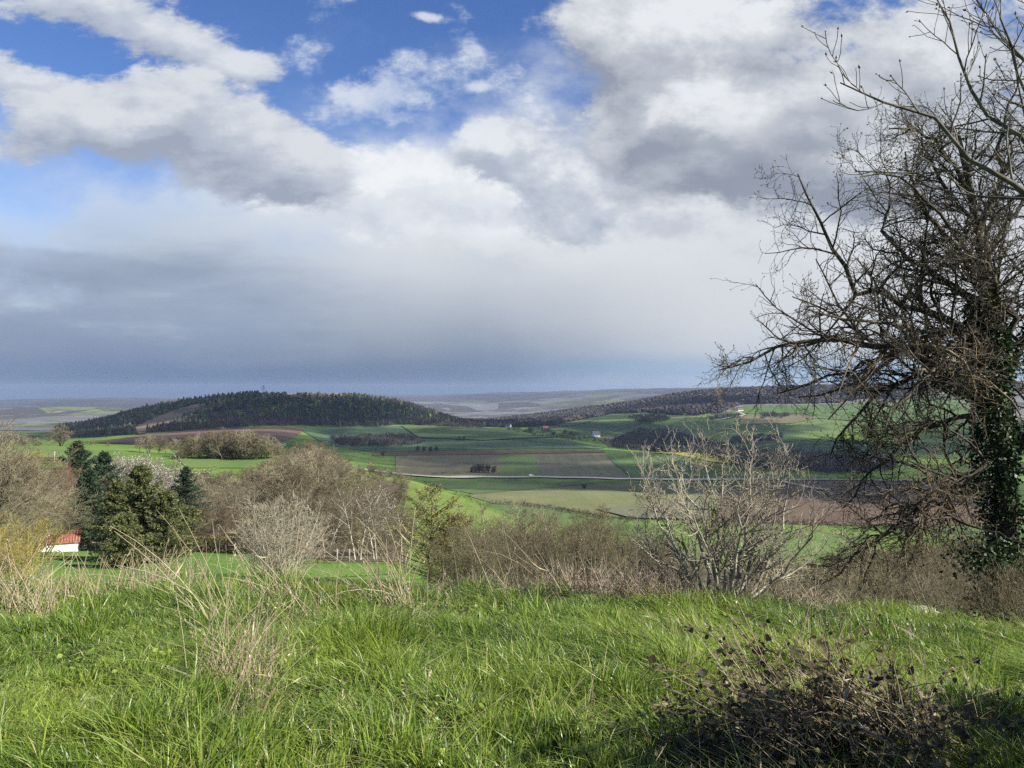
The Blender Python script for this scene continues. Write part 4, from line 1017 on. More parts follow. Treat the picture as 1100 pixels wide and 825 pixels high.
# ------------------------------------------------------------------ the big ivy-clad tree on the right
HD = 17.0
def pw(l, d):
    """limb drawn through photo points at a given distance; third value is metres nearer or farther"""
    return [((x-CX)/F*(d+dz), d+dz, EYE-(y-HY)/F*(d+dz)) for x, y, dz in l]
base = gpt(1086, HD)
tree = tag(empty('fruit_tree', base), 'large crooked bare tree at the right edge, its trunk wrapped in dark ivy', 'tree')
B = np.array(base)
trunk = resample([(base.x, base.y, base.z-.3)]+pw([(1083, 610, 0), (1078, 520, .1), (1071, 450, 0), (1064, 390, .1), (1060, 330, .2), (1053, 260, .3), (1042, 195, .2), (1030, 145, .1)], HD), 14)
limbs = [
 pw([(1079, 516, 0), (1045, 522, -.2), (1012, 526, -.4), (985, 546, -.6), (955, 568, -.7), (918, 598, -.9), (880, 628, -1.0)], HD),
 pw([(1072, 478, 0), (1056, 500, -.3), (1030, 520, -.6), (1000, 535, -.9), (975, 570, -1.1), (965, 600, -1.2)], HD),
 pw([(1068, 432, 0), (1040, 420, -.3), (1006, 392, -.6), (965, 374, -.7), (925, 365, -.9), (870, 368, -1), (815, 384, -1), (775, 394, -1.1)], HD),
 pw([(1066, 428, 0), (1035, 420, .4), (1000, 404, .7), (950, 415, .9), (915, 450, 1), (890, 490, 1.1)], HD),
 pw([(1062, 362, .1), (1035, 351, 0), (995, 335, -.2), (968, 327, -.3), (947, 313, -.4), (925, 316, -.5), (913, 300, -.5), (901, 268, -.5), (880, 236, -.6), (856, 188, -.6)], HD),
 pw([(1060, 335, .2), (1040, 318, .5), (1005, 294, .7), (970, 276, .8), (946, 246, .9), (960, 212, 1), (950, 180, 1)], HD),
 pw([(1058, 318, .2), (1030, 270, .1), (1005, 240, 0), (985, 205, -.1), (975, 165, -.2)], HD),
 pw([(1066, 400, .1), (1088, 345, 0), (1062, 300, -.5), (1060, 250, -.8), (1075, 190, -1)], HD),
 pw([(1068, 420, 0), (1100, 370, .2), (1130, 300, .3), (1150, 230, .4), (1165, 160, .4)], HD),
 pw([(1076, 490, 0), (1120, 460, -.2), (1170, 440, -.5), (1230, 450, -.7), (1290, 490, -.8)], HD),
 pw([(1066, 410, 0), (1030, 400, -1.1), (1000, 400, -2.0), (975, 420, -2.6), (950, 460, -3.0)], HD),
 pw([(1064, 390, 0), (1060, 370, 1.2), (1040, 360, 2.4), (1020, 370, 3.4)], HD),
 pw([(1060, 345, 0), (1075, 310, -1.3), (1060, 285, -2.2), (1040, 270, -3)], HD),
 pw([(1056, 290, .3), (1080, 240, .8), (1110, 200, 1.4), (1140, 150, 1.8)], HD),
 pw([(1050, 240, .3), (1020, 205, .3), (1000, 170, .2), (985, 130, .2)], HD),
 pw([(1070, 445, 0), (1020, 450, .3), (975, 470, .6), (935, 505, .7), (905, 545, .8)], HD),
 pw([(1060, 350, .1), (1010, 360, -.7), (960, 350, -1.3), (915, 345, -1.6), (865, 330, -1.8)], HD),
 pw([(1052, 255, .3), (1075, 190, .1), (1080, 130, -.2), (1098, 80, -.4)], HD),
 pw([(1045, 215, .2), (1015, 165, -.6), (985, 140, -1), (962, 138, -1.2)], HD),
 pw([(1058, 310, .2), (1020, 245, -.9), (985, 200, -1.4), (955, 182, -1.6), (930, 190, -1.7)], HD),
 pw([(1062, 375, .1), (1000, 372, .6), (940, 388, .9), (880, 410, 1.2), (835, 420, 1.3)], HD),
]
rng = np.random.default_rng(77)
P1 = np.stack([resample(l, 12) for l in limbs])
w_ = rng.normal(size=P1.shape)*.045; w_[:, 0] = 0; P1 = P1+w_
R1 = np.stack([np.linspace(r_, .012, 12) for r_ in [.085, .06, .1, .07, .085, .075, .07, .075, .08, .08, .07, .06, .06, .06, .05, .055, .06, .055, .05, .045, .055]])*1.22
tr = Acc(); tubes(tr, trunk[None]-B, np.linspace(.29, .05, 14)[None], 12); tubes(tr, P1-B, R1, 7)
tr.build('trunk', M['bark_dark'], tree)
P2, R2 = spawn(P1, R1, 18, rng, .12, 1, 52, 14, .33, 7, .55, .2, .02, .35, .007, .5)
PT, RT = spawn(trunk[None], np.linspace(.1, .03, 14)[None], 24, rng, .5, 1, 60, 12, .28, 7, .5, .2, .05, .35, .007, .35)
P2 = np.concatenate([P2, PT]); R2 = np.concatenate([R2, RT])
P3, R3 = spawn(P2, R2, 10, rng, .12, 1, 50, 14, .46, 6, .6, .24, .03, .4, .0045, .35)
P4, R4 = spawn(P3, R3, 3, rng, .2, 1, 50, 15, .5, 4, .75, .25, .07, .6, .004, .3)
br = Acc(); tubes(br, P2-B, R2, 5); tubes(br, P3-B, R3, 4); tubes(br, P4-B, R4, 3)
br.build('branches', M['twig_dark'], tree)
bd = Acc(); n = len(P4); tip = P4[:, -1]; dirn = norm(P4[:, -1]-P4[:, -2])
for k in range(2):
    leaves(bd, tip-B+rng.normal(size=(n, 3))*.006, .04*(.6+.8*rng.random(n)), rng, up=dirn*2+np.array([0, 0, .4]), aspect=.5, tint=rng.random(n))
q_ = rng.integers(0, len(P3), 5000)
leaves(bd, P3[q_, rng.integers(1, 6, 5000)]-B, .03*(.6+.8*rng.random(5000)), rng, aspect=.5, tint=rng.random(5000))
bd.build('buds', M['bud'], tree)
# the hanging twig curtain under the lowest limbs
low = [0, 1, 2, 3, 15]
Q2, S2 = spawn(P1[low], R1[low], 18, rng, .3, 1, 70, 14, .27, 8, .5, .2, 0, .35, .006, .3, .4)
Q3, S3 = spawn(Q2, S2, 9, rng, .1, 1, 45, 14, .5, 6, .6, .22, -.03, .4, .004, .3)
Q4, S4 = spawn(Q3, S3, 4, rng, .2, 1, 50, 14, .5, 4, .7, .22, 0, .6, .0034, .3)
br = Acc(); tubes(br, Q2-B, S2, 4); tubes(br, Q3-B, S3, 3); tubes(br, Q4-B, S4, 3); br.build('hanging_twigs', M['twig_brown'], tree)
# ivy: stems up the trunk and leaves in bunches
iv = Acc(); st = Acc()
n = 15000; u = rng.random(n)**.9
tl = 13*np.clip(.02+u*.66, 0, .999); i0 = tl.astype(int); fr = (tl-i0)[:, None]
c = trunk[i0]*(1-fr)+trunk[i0+1]*fr
az = rng.random(n)*2*np.pi
lump = fbm(az*1.1, u*7, 3, 3)
rad = (.2+.8*np.clip(lump-.36, 0, 1)*1.7)*(1.05-.45*u)*(.75+.35*rng.random(n))
c = c+np.stack([np.cos(az)*rad, np.sin(az)*rad, rng.normal(size=n)*.08], 1)
outd = np.stack([np.cos(az), np.sin(az), np.full(n, -.5)], 1)
leaves(iv, c-B, .085*(.5+.8*rng.random(n)), rng, up=outd, aspect=.95, tint=np.clip(rng.normal(size=n)*.2+.5, 0, 1))
for li, m_, t1 in ((0, 900, .25), (2, 1100, .3), (3, 500, .25), (8, 900, .4), (9, 900, .35)):
    t = rng.random(m_)*t1*11; i0 = t.astype(int); fr = (t-i0)[:, None]
    cc = P1[li, i0]*(1-fr)+P1[li, i0+1]*fr+rng.normal(size=(m_, 3))*.13
    leaves(iv, cc-B, .08*(.5+.8*rng.random(m_)), rng, aspect=.95, tint=rng.random(m_))
# a loose skirt of ivy hanging on the left side of the foot
m_ = 1600; cc = np.array(pw([(1062, 600, -.2)], HD)[0])+rng.normal(size=(m_, 3))*np.array([.34, .3, .26])
leaves(iv, cc-B, .085*(.5+.8*rng.random(m_)), rng, aspect=.95, tint=rng.random(m_))
for k in range(16):
    a_ = rng.random()*6.28; t = np.linspace(0, .62, 9)*13; i0 = t.astype(int); fr = (t-i0)[:, None]
    cc = trunk[i0]*(1-fr)+trunk[i0+1]*fr
    aa = a_+np.cumsum(rng.normal(size=9)*.3); rr_ = np.linspace(.27, .14, 9)
    cc = cc+np.stack([np.cos(aa)*rr_, np.sin(aa)*rr_, np.zeros(9)], 1)
    tubes(st, cc-B, np.linspace(.022, .008, 9), 5)
ivo = iv.build('ivy', M['ivy_leaf'], tree)
st.build('ivy_stems', M['bark_ash'], ivo)

# ------------------------------------------------------------------ the second tree, whose long branches reach in from the right
AD = 9.5
base = gpt(1360, AD); B = np.array(base)
ash = tag(empty('ash_tree', base), 'tall open tree outside the right edge with long upturned twigs reaching into the sky', 'tree')
tk = resample([(base.x, base.y, base.z-.3)]+pw([(1352, 600, 0), (1340, 420, 0), (1325, 300, .1), (1310, 150, .2), (1290, -40, .2), (1260, -260, .1)], AD), 12)
limbs = [
 pw([(1342, 430, 0), (1245, 330, -.2), (1165, 252, -.4), (1100, 203, -.5), (1060, 178, -.5), (1025, 153, -.5), (1004, 125, -.5), (970, 112, -.5), (943, 107, -.5), (903, 88, -.5)], AD),
 pw([(1245, 330, -.2), (1165, 205, 0), (1100, 152, .1), (1050, 112, .2), (1036, 70, .2), (1030, 41, .2), (1005, -8, .3)], AD),
 pw([(1330, 330, 0), (1220, 160, .3), (1140, 90, .5), (1100, 62, .6), (1060, 18, .6), (1035, -30, .6)], AD),
 pw([(1318, 240, .1), (1230, 80, -.4), (1150, 5, -.7), (1085, -40, -.9)], AD),
 pw([(1300, 60, .1), (1220, -80, .2), (1140, -170, .3), (1050, -240, .3)], AD),
 pw([(1335, 380, 0), (1400, 250, .5), (1480, 120, .9), (1540, -40, 1)], AD),
 pw([(1320, 250, 0), (1380, 120, -1.5), (1420, 0, -2.6), (1430, -120, -3)], AD),
 pw([(1345, 450, 0), (1310, 360, 1.4), (1260, 280, 2.6), (1200, 210, 3.6)], AD),
 pw([(1165, 252, -.4), (1130, 190, -.8), (1105, 120, -1), (1090, 60, -1.1), (1075, 0, -1.1)], AD),
]
rng = np.random.default_rng(5)
P1 = np.stack([resample(l, 12) for l in limbs]); w_ = rng.normal(size=P1.shape)*.03; w_[:, 0] = 0; P1 += w_
R1 = np.stack([np.linspace(r_, .008, 12) for r_ in [.07, .052, .06, .055, .06, .07, .06, .06, .035]])
tr = Acc(); tubes(tr, tk[None]-B, np.linspace(.2, .05, 12)[None], 12); tubes(tr, P1-B, R1, 7); tr.build('trunk', M['bark_ash'], ash)
P2, R2 = spawn(P1, R1, 16, rng, .25, 1, 48, 10, .18, 6, .55, .1, .09, .5, .006, .2)
P3, R3 = spawn(P2, R2, 5, rng, .2, 1, 45, 10, .42, 5, .75, .12, .13, .6, .005, .2)
br = Acc(); tubes(br, P2-B, R2, 5); tubes(br, P3-B, R3, 4); br.build('branches', M['bark_ash'], ash)
bd = Acc()
for Pq in (P2, P3):
    n = len(Pq)
    for k in range(2): leaves(bd, Pq[:, -1]-B, .045*(.7+.6*rng.random(n)), rng, up=norm(Pq[:, -1]-Pq[:, -2])*2.5, aspect=.45, tint=rng.random(n)*.5)
bd.build('buds', M['bud'], ash)

# unseen leafy bushes added beyond the right edge to shade the bramble
def leafy_bush(x, y, h, w, seed, label):
    g = Vector((x, y, Hs(x, y))); o = tag(empty('shade_bush', g), label, 'bush')
    rng = np.random.default_rng(seed)
    P0, R0 = stems(16, h*.85, rng, .5, w*.3, r=.03); P1, R1 = spawn(P0, R0, 9, rng, .2, 1, 45, 12, .45, 5, .6, .12, .05, .3, .004)
    st = Acc(); tubes(st, P0, R0, 5); tubes(st, P1, R1, 3); st.build('stems', M['twig_brown'], o)
    n = 9000; u = rng.normal(size=(n, 3)); u = norm(u)*(rng.random((n, 1))**.33)
    c = u*np.array([w*.5, w*.6, h*.5])*(1+.35*(fbm(u[:, 0]*3+seed, u[:, 1]*3+u[:, 2]*2, seed, 2)-.5))[:, None]+np.array([0, 0, h*.5])
    lf = Acc(); leaves(lf, c, .09*(.5+.8*rng.random(n)), rng, aspect=.7, tint=rng.random(n)); lf.build('foliage', M['ivy_leaf'], o)
leafy_bush(4.0, .7, 3.4, 2.4, 1, 'dark leafy bush added outside the view on the right for its shade, nearest the camera')
leafy_bush(4.4, 2.5, 3.4, 2.3, 2, 'tall dark leafy bush added outside the view on the right for its shade, in the middle of three')
leafy_bush(5.4, 4.2, 2.1, 1.9, 3, 'lower leafy bush added outside the view on the right for its shade, farthest of three')

# ------------------------------------------------------------------ pale many-stemmed bush on the crest
BD = 14.5
base = gpt(775, BD); B = np.array(base)
bush = tag(empty('bare_bush', base), 'large many-stemmed bare bush with pale sunlit branches on the grass crest', 'bush')
sg = [
 [(765, 655, 0), (760, 610, 0), (750, 570, -.1), (738, 545, -.2), (737, 520, -.2), (750, 490, -.3)],
 [(768, 655, 0), (770, 600, .1), (773, 560, .1), (775, 520, .2), (778, 490, .2), (784, 482, .2)],
 [(778, 655, 0), (778, 610, .2), (777, 570, .3), (771, 540, .4), (760, 510, .5), (756, 496, .5)],
 [(785, 655, 0), (795, 610, 0), (803, 570, 0), (806, 535, -.1), (806, 505, -.1), (812, 490, -.2)],
 [(790, 655, 0), (800, 620, .2), (812, 590, .4), (818, 560, .5), (824, 520, .6), (830, 495, .7)],
 [(788, 655, 0), (805, 620, -.2), (825, 595, -.3), (850, 578, -.4), (862, 565, -.4)],
 [(762, 655, 0), (745, 630, -.2), (725, 612, -.3), (700, 598, -.4), (680, 585, -.4)],
 [(764, 655, 0), (748, 620, .2), (735, 590, .3), (715, 560, .4), (704, 530, .5), (708, 505, .5)],
 [(760, 658, 0), (735, 640, .1), (705, 628, .2), (685, 612, .3), (672, 600, .3)],
 [(770, 655, 0), (768, 620, -.4), (760, 590, -.8), (748, 560, -1.1), (728, 540, -1.2)],
 [(782, 655, 0), (788, 615, -.4), (794, 580, -.7), (790, 545, -.9), (796, 515, -1)],
 [(792, 655, 0), (820, 630, .3), (845, 615, .5), (868, 606, .6), (885, 590, .6)],
 [(780, 655, 0), (784, 610, .5), (790, 560, .9), (794, 520, 1.1), (792, 494, 1.2)],
 [(758, 657, 0), (740, 615, -.2), (722, 580, -.4), (700, 552, -.5), (692, 525, -.5), (700, 508, -.5)],
 [(756, 658, 0), (728, 630, .3), (700, 600, .5), (690, 570, .6), (698, 548, .6)],
 [(794, 656, 0), (815, 615, .1), (836, 575, .1), (846, 540, .2), (850, 510, .2), (846, 495, .2)],
 [(796, 657, 0), (830, 625, -.3), (858, 596, -.5), (872, 570, -.6), (868, 545, -.6)],
 [(772, 655, 0), (764, 600, -.3), (752, 550, -.4), (726, 512, -.5), (722, 496, -.5)],
 [(786, 655, 0), (800, 600, .3), (816, 545, .4), (836, 515, .5), (842, 498, .5)],
]
rng = np.random.default_rng(31)
P1 = np.stack([resample(pw(l, BD), 10) for l in sg]); w_ = rng.normal(size=P1.shape)*.03; w_[:, 0] = 0; P1 += w_
R1 = np.stack([np.linspace(r_, .008, 10) for r_ in [.05, .055, .04, .055, .05, .04, .04, .045, .035, .035, .04, .03, .04, .04, .035, .045, .035, .04, .04]])
tr = Acc(); tubes(tr, P1-B, R1, 7); tr.build('stems', M['bark_pale'], bush)
P2, R2 = spawn(P1, R1, 11, rng, .2, 1, 45, 14, .34, 6, .6, .16, .08, .35, .006, .4)
P3, R3 = spawn(P2, R2, 6, rng, .15, 1, 45, 14, .5, 5, .7, .18, .06, .45, .005, .3)
P4, R4 = spawn(P3, R3, 3, rng, .2, 1, 45, 14, .5, 3, .7, .2, .06, .6, .004, .3)
br = Acc(); tubes(br, P2-B, R2, 5); tubes(br, P3-B, R3, 3); tubes(br, P4-B, R4, 3); br.build('twigs', M['twig_pale'], bush)

# ------------------------------------------------------------------ dry stalks and bracken
def dry_clump(px, d, n, h, spread, lean, label, seed, name='dry_grass_clump', cat='dry grass', rad=.0022, mat='straw', leafn=0, wild=.25, group=None):
    g = gpt(px, d); rng = np.random.default_rng(seed); o = tag(empty(name, g), label, cat, group)
    a = rng.random(n)*2*np.pi; r_ = spread*rng.random(n)**.6
    x, y = np.cos(a)*r_, np.sin(a)*r_*.7
    z = H(g.x+x, g.y+y)-g.z-.03
    k = 6; P = np.empty((n, k, 3)); P[:, 0] = np.stack([x, y, z], 1)
    dr = norm(np.array([lean[0], lean[1], 1.0])+rng.normal(size=(n, 3))*wild*np.array([1, 1, .2]))
    L = h*(.45+.6*rng.random(n)); bend = rng.normal(size=(n, 3))*.1+np.array([lean[0]*.18, 0, -.05])
    for s in range(1, k):
        dr = norm(dr+bend); P[:, s] = P[:, s-1]+dr*(L/(k-1))[:, None]
    acc = Acc(); tubes(acc, P, (rad*(.7+.6*rng.random(n)))[:, None]*np.linspace(1.2, .5, k)[None], 4, tint=np.clip(.55+.25*rng.normal(size=n), 0, 1))
    hd = rng.permutation(n)[:max(2, n//4)]
    for q in range(5): leaves(acc, P[hd, -1]-np.array([0, 0, .02*q]), .035, rng, up=norm(P[hd, -1]-P[hd, -2])*1.5, aspect=.3, tint=rng.random(len(hd)))
    acc.build('stalks', M[mat], o)
    m = max(leafn, n//2); b = rng.integers(0, n, m); i = rng.integers(0, k-1, m)
    acc = Acc(); leaves(acc, P[b, i], h*.16*(.5+rng.random(m)), rng, up=norm(P[b, i+1]-P[b, i])*.8, aspect=.06, tint=rng.random(m)); acc.build('dry_blades', M[mat], o)
    return o
DG = 'tufts of dry grass along the crest'
dry_clump(248, 6.0, 95, 1.15, .34, (.12, .25), 'tall dry straw-coloured grass clump in the left foreground', 1, wild=.24)
dry_clump(262, 5.3, 40, .75, .2, (.3, .1), 'short dry stalk tuft leaning right at the foot of the tall clump', 2, wild=.22)
dry_clump(238, 9.0, 12, 1.7, .25, (-.45, .1), 'few very tall dry stalks bending to the left in front of the lawn', 3, wild=.14, rad=.004)
dry_clump(8, 9.5, 180, 1.1, .65, (-.15, .1), 'large pale mass of dry grass at the left edge of the crest', 4, rad=.004)
dry_clump(60, 11.5, 60, .55, .8, (-.2, .1), 'pale dry grass on the crest in front of the red-roofed shed', 5, rad=.004)
dry_clump(150, 12.5, 90, .8, 1.0, (.05, 0), 'upright pale dry stems on the crest under the broad olive conifer', 6, rad=.0055, wild=.14)
dry_clump(190, 12.8, 60, .85, .6, (.05, 0), 'short pale dry stems on the crest left of the visible lawn', 7, rad=.005, wild=.2)
dry_clump(300, 10.5, 26, 1.3, .4, (-.12, 0), 'thin dry stalks on the crest in front of the pale many-stemmed shrub', 8, rad=.004, wild=.2)
dry_clump(345, 8.6, 14, 1.25, .35, (-.25, 0), 'few long dry stalks leaning left in front of the lawn end', 9, rad=.004, wild=.15)
dry_clump(425, 10.6, 44, 1.45, .45, (-.2, 0), 'tall dry stalk clump on the crest below the yellowish larch', 10, rad=.0045, wild=.22)
dry_clump(440, 8.8, 36, .75, .5, (.3, 0), 'low dry tuft in the grass below the yellowish larch', 11, wild=.35)
dry_clump(535, 11, 12, 1.3, .6, (-.25, 0), 'few dry stalks at the crest in front of the centre scrub', 12, rad=.004, wild=.2)
dry_clump(590, 11, 10, 1.5, .4, (-.35, 0), 'long single dry stalks leaning left in the centre of the crest', 13, rad=.004, wild=.12)
dry_clump(735, 8.2, 40, .7, .55, (-.5, 0), 'bleached dry grass lying in the green left of the bramble', 14, wild=.4)
dry_clump(600, 5.4, 20, .55, .4, (.2, .1), 'sparse dry blades in the foreground grass at the centre', 15, wild=.4)
dry_clump(400, 5.0, 22, .6, .5, (.2, .1), 'sparse dry blades in the foreground grass left of the centre', 16, wild=.4)
dry_clump(660, 13.6, 330, .95, 1.1, (-.05, 0), 'tan dead bracken at the crest left of the pale bush', 17, 'dead_bracken', 'bracken', .006, 'bracken', 700, .5)
dry_clump(715, 13.6, 200, .75, .9, (-.1, 0), 'tan dead bracken at the foot of the pale bush', 18, 'dead_bracken', 'bracken', .006, 'bracken', 500, .55)
dry_clump(850, 13.8, 200, .75, 1.2, (.1, 0), 'brown dead bracken right of the pale bush', 19, 'dead_bracken', 'bracken', .006, 'bracken', 500, .6)
dry_clump(530, 13.8, 150, .7, 1.3, (0, 0), 'brown dead bracken under the centre scrub', 20, 'dead_bracken', 'bracken', .006, 'bracken', 400, .6)
dry_clump(878, 7.0, 9, .95, .3, (-.02, 0), 'upright brown dock stems standing behind the bramble', 21, 'dock_stems', 'dry weed', .004, 'bracken', 40, .12)

# ------------------------------------------------------------------ bramble in the right foreground
base = gpt(845, 5.0); B = np.array(base); rng = np.random.default_rng(9)
brm = tag(empty('bramble_bush', base), 'dark bramble bush with purplish leaves and arching stems in the right foreground', 'bramble')
n = 100; a = rng.random(n)*2*np.pi; r_ = rng.random(n)**.5
P = np.empty((n, 9, 3)); x0, y0 = .25+np.cos(a)*r_*.6, np.sin(a)*r_*.35-.1
P[:, 0] = np.stack([x0, y0, H(base.x+x0, base.y+y0)-base.z-.02], 1)
d = norm(np.stack([rng.normal(size=n)*.75-.35, rng.normal(size=n)*.4+.05, np.full(n, 1.1)], 1)); L = .5+.7*rng.random(n)
for s in range(1, 9):
    d = norm(d+rng.normal(size=(n, 3))*.1+np.array([0, 0, -.16])); P[:, s] = P[:, s-1]+d*(L/8)[:, None]
P[:, :, 2] = np.maximum(P[:, :, 2], (H(base.x+P[:, :, 0].ravel(), base.y+P[:, :, 1].ravel())-base.z+.02).reshape(n, 9))
Rr = np.linspace(.0055, .002, 9)[None]*np.ones((n, 1))
P2, R2 = spawn(P, Rr, 7, rng, .2, 1, 50, 12, .28, 5, .7, .16, .0, .5, .0014)
acc = Acc(); tubes(acc, P, Rr, 5); tubes(acc, P2, R2, 4); acc.build('stems', M['bramble_stem'], brm)
def round_leaves(acc, c, size, rng, tint, up):
    """broad pointed leaves, folded along the midrib"""
    n = len(c); nrm = norm(rng.normal(size=(n, 3))*.6+up); d = norm(np.cross(nrm, rng.normal(size=(n, 3)))); w = np.cross(nrm, d)
    size = size[:, None]
    pts = [(0, 0, 0), (.18, .34, .05), (.5, .44, .09), (.8, .26, .05), (1.05, 0, -.05), (.8, -.26, .05), (.5, -.44, .09), (.18, -.34, .05), (.5, 0, -.02)]
    v = np.stack([c+d*size*p_[0]+w*size*p_[1]+nrm*size*p_[2] for p_ in pts], 1)
    f = np.array([[0, 8, 2, 1], [8, 4, 3, 2], [8, 6, 5, 4], [0, 7, 6, 8]])
    acc.add(v.reshape(-1, 3), (np.arange(n)[:, None, None]*9+f[None]).reshape(-1, 4), a=np.repeat(tint, 9))
acc = Acc()
node = np.concatenate([P[:, 2:].reshape(-1, 3), P2[:, 1:].reshape(-1, 3)]); wt = np.exp(-np.clip(node[:, 2]-.25, 0, 2)*1.8); pick = rng.choice(len(node), 1100, p=wt/wt.sum())
c = np.repeat(node[pick], 3, 0)+rng.normal(size=(3300, 3))*.02
round_leaves(acc, c, .043*(.5+.85*rng.random(3300)), rng, np.clip(rng.normal(size=3300)*.25+.42, 0, 1), np.array([0, -.3, .9]))
acc.build('leaves', M['bramble_leaf'], brm)
# dead stems slumped over the base
dry_clump(950, 4.75, 190, 1.02, .72, (-.55, .3), 'thick heap of dry brown stalks leaning left through the bramble', 51, 'dry_stalk_heap', 'dry stalks', .0032, 'straw', 500, .28)
dry_clump(800, 4.6, 120, .5, .7, (.3, .2), 'low tangle of dry stalks under the left side of the bramble', 52, 'dry_stalk_heap', 'dry stalks', .0022, 'bracken', 400, .6)
dry_clump(985, 5.0, 130, .45, .5, (.1, .1), 'low brown tangle of dead stems at the right foot of the bramble', 53, 'dry_stalk_heap', 'dry stalks', .0025, 'bracken', 500, .6)

# ------------------------------------------------------------------ meadow grass of the foreground
def grass(n, seed, hscale, dmin, dmax, powr, wscale=1.0, tint_off=0.0):
    rng = np.random.default_rng(seed)
    u = rng.random(n); d = (dmin**powr+(dmax**powr-dmin**powr)*u)**(1/powr)
    X = (rng.random(n)*2-1)*(.74*d+1.6)
    # blades gather in tussocks
    g = 1+.0*d
    cx = np.round(X/.17)*.17+.1*(hash2((X/.17).round().astype(np.int64), (d/.17).round().astype(np.int64), 4)-.5)
    cy = np.round(d/.17)*.17+.1*(hash2((X/.17).round().astype(np.int64), (d/.17).round().astype(np.int64), 8)-.5)
    pull = rng.random(n)**.7*.75
    X0 = X+(cx-X)*pull; Y0 = d+(cy-d)*pull
    Z0 = H(X0, Y0)-.015
    tus = fbm(X0/.75, Y0/.75, 41, 3); big = fbm(X0/2.4, Y0/2.4, 43, 2)
    h = hscale*(.05+.34*np.clip((tus-.33)*2.1, 0, 1.15)+.04*big)*(.55+.75*rng.random(n))
    ang = fbm(X0/.9, Y0/.9, 51, 2)*4*np.pi+rng.normal(size=n)*.9
    rad = np.stack([X0-cx, Y0-cy], 1)
    lean = np.stack([np.cos(ang), np.sin(ang)], 1)*.38+rad*3.2+np.array([-.22, .1])+rng.normal(size=(n, 2))*.22
    k = rng.random(n)*.6+.35
    flop = rng.random(n) < .14; h = np.where(flop, h*1.5+.03, h); k = np.where(flop, k+.45, k); lean = np.where(flop[:, None], lean*1.9, lean)
    t = np.array([0, .36, .7, 1.0]); wid = np.array([.8, 1.0, .75, .08])
    w = wscale*(.0022+.0022*rng.random(n))*(1+d*.05)
    fa = rng.random(n)*2*np.pi; side = np.stack([np.cos(fa), np.sin(fa), np.zeros(n)], 1)
    V = np.empty((n, 4, 2, 3))
    for i in range(4):
        q = h[:, None]*t[i]
        c = np.stack([X0, Y0, Z0], 1)+np.concatenate([lean*q*(.35+k[:, None]*t[i]*1.1), q*(1-.42*k[:, None]*t[i]*np.minimum(1.2, np.linalg.norm(lean, axis=1, keepdims=True)))], 1)
        for s, sg_ in enumerate((-1, 1)): V[:, i, s] = c+side*(w*wid[i]*sg_)[:, None]
    base = np.arange(n)[:, None, None]*8+np.array([[0, 1, 3, 2], [2, 3, 5, 4], [4, 5, 7, 6]])[None]
    tint = np.clip(.40+.2*rng.normal(size=n)+.5*(big-.5)+.25*(fbm(X0/.5, Y0/.5, 71, 2)-.5)+tint_off, 0, .9)
    dry = rng.random(n) < (.03+.07*np.clip(fbm(X0/1.3, Y0/1.3, 61, 2)-.55, 0, 1)*3)
    tint[dry] = .97
    return V.reshape(-1, 3), base.reshape(-1, 4), np.repeat(tint, 8)
parts = [grass(215000, 1, .8, 2.6, 9, 1.15), grass(175000, 2, .9, 7, 19, 1.1), grass(60000, 3, .5, 2.6, 14, 1.2, .8, -.15)]
o_ = 0; VV = []; QQ = []; TT = []
for v, q, t in parts: VV.append(v); QQ.append(q+o_); TT.append(t); o_ += len(v)
gr = mesh_np('grass', np.concatenate(VV), [np.concatenate(QQ)], M['grass'], attr=np.concatenate(TT))
tag(gr, 'lush long green meadow grass covering the foreground slope', 'grass', kind='stuff')

# broad-leaved weeds and flattened dead thatch among the grass
rng = np.random.default_rng(91); wd = Acc(); n = 900
d = 2.8+10*rng.random(n)**1.3; X = (rng.random(n)*2-1)*(.74*d+1.5)
keep = fbm(X/1.1, d/1.1, 33, 2) > .5; X = X[keep]; d = d[keep]; n = len(X)
c = np.repeat(np.stack([X, d, H(X, d)+.05+.07*rng.random(n)], 1), 7, 0)+rng.normal(size=(n*7, 3))*np.array([.055, .055, .025])
round_leaves(wd, c, .045*(.5+.8*rng.random(n*7)), rng, np.clip(.55+.2*rng.normal(size=n*7), 0, .88), np.array([0, 0, 1.3]))
tag(wd.build('weeds', M['grass']), 'small broad-leaved green weeds growing through the foreground grass', 'weeds', kind='stuff')
th_ = Acc(); n = 9000; d = 2.7+12*rng.random(n)**1.2; X = (rng.random(n)*2-1)*(.74*d+1.5)
keep = fbm(X/.9, d/.9, 37, 3) > .52; X = X[keep]; d = d[keep]; n = len(X)
c = np.stack([X, d, H(X, d)+.03+.1*rng.random(n)], 1); a = rng.random(n)*6.28; u = np.stack([np.cos(a), np.sin(a), rng.normal(size=n)*.25], 1)
L = (.1+.22*rng.random(n))[:, None]
P = np.stack([c, c+u*L*.5+np.array([0, 0, .025]), c+u*L], 1); tubes(th_, P, np.full((n, 3), .0014)*np.array([1, 1, .5]), 3, tint=rng.random(n))
tag(th_.build('thatch', M['straw']), 'thin dead straw lying among the foreground grass', 'straw', kind='stuff')

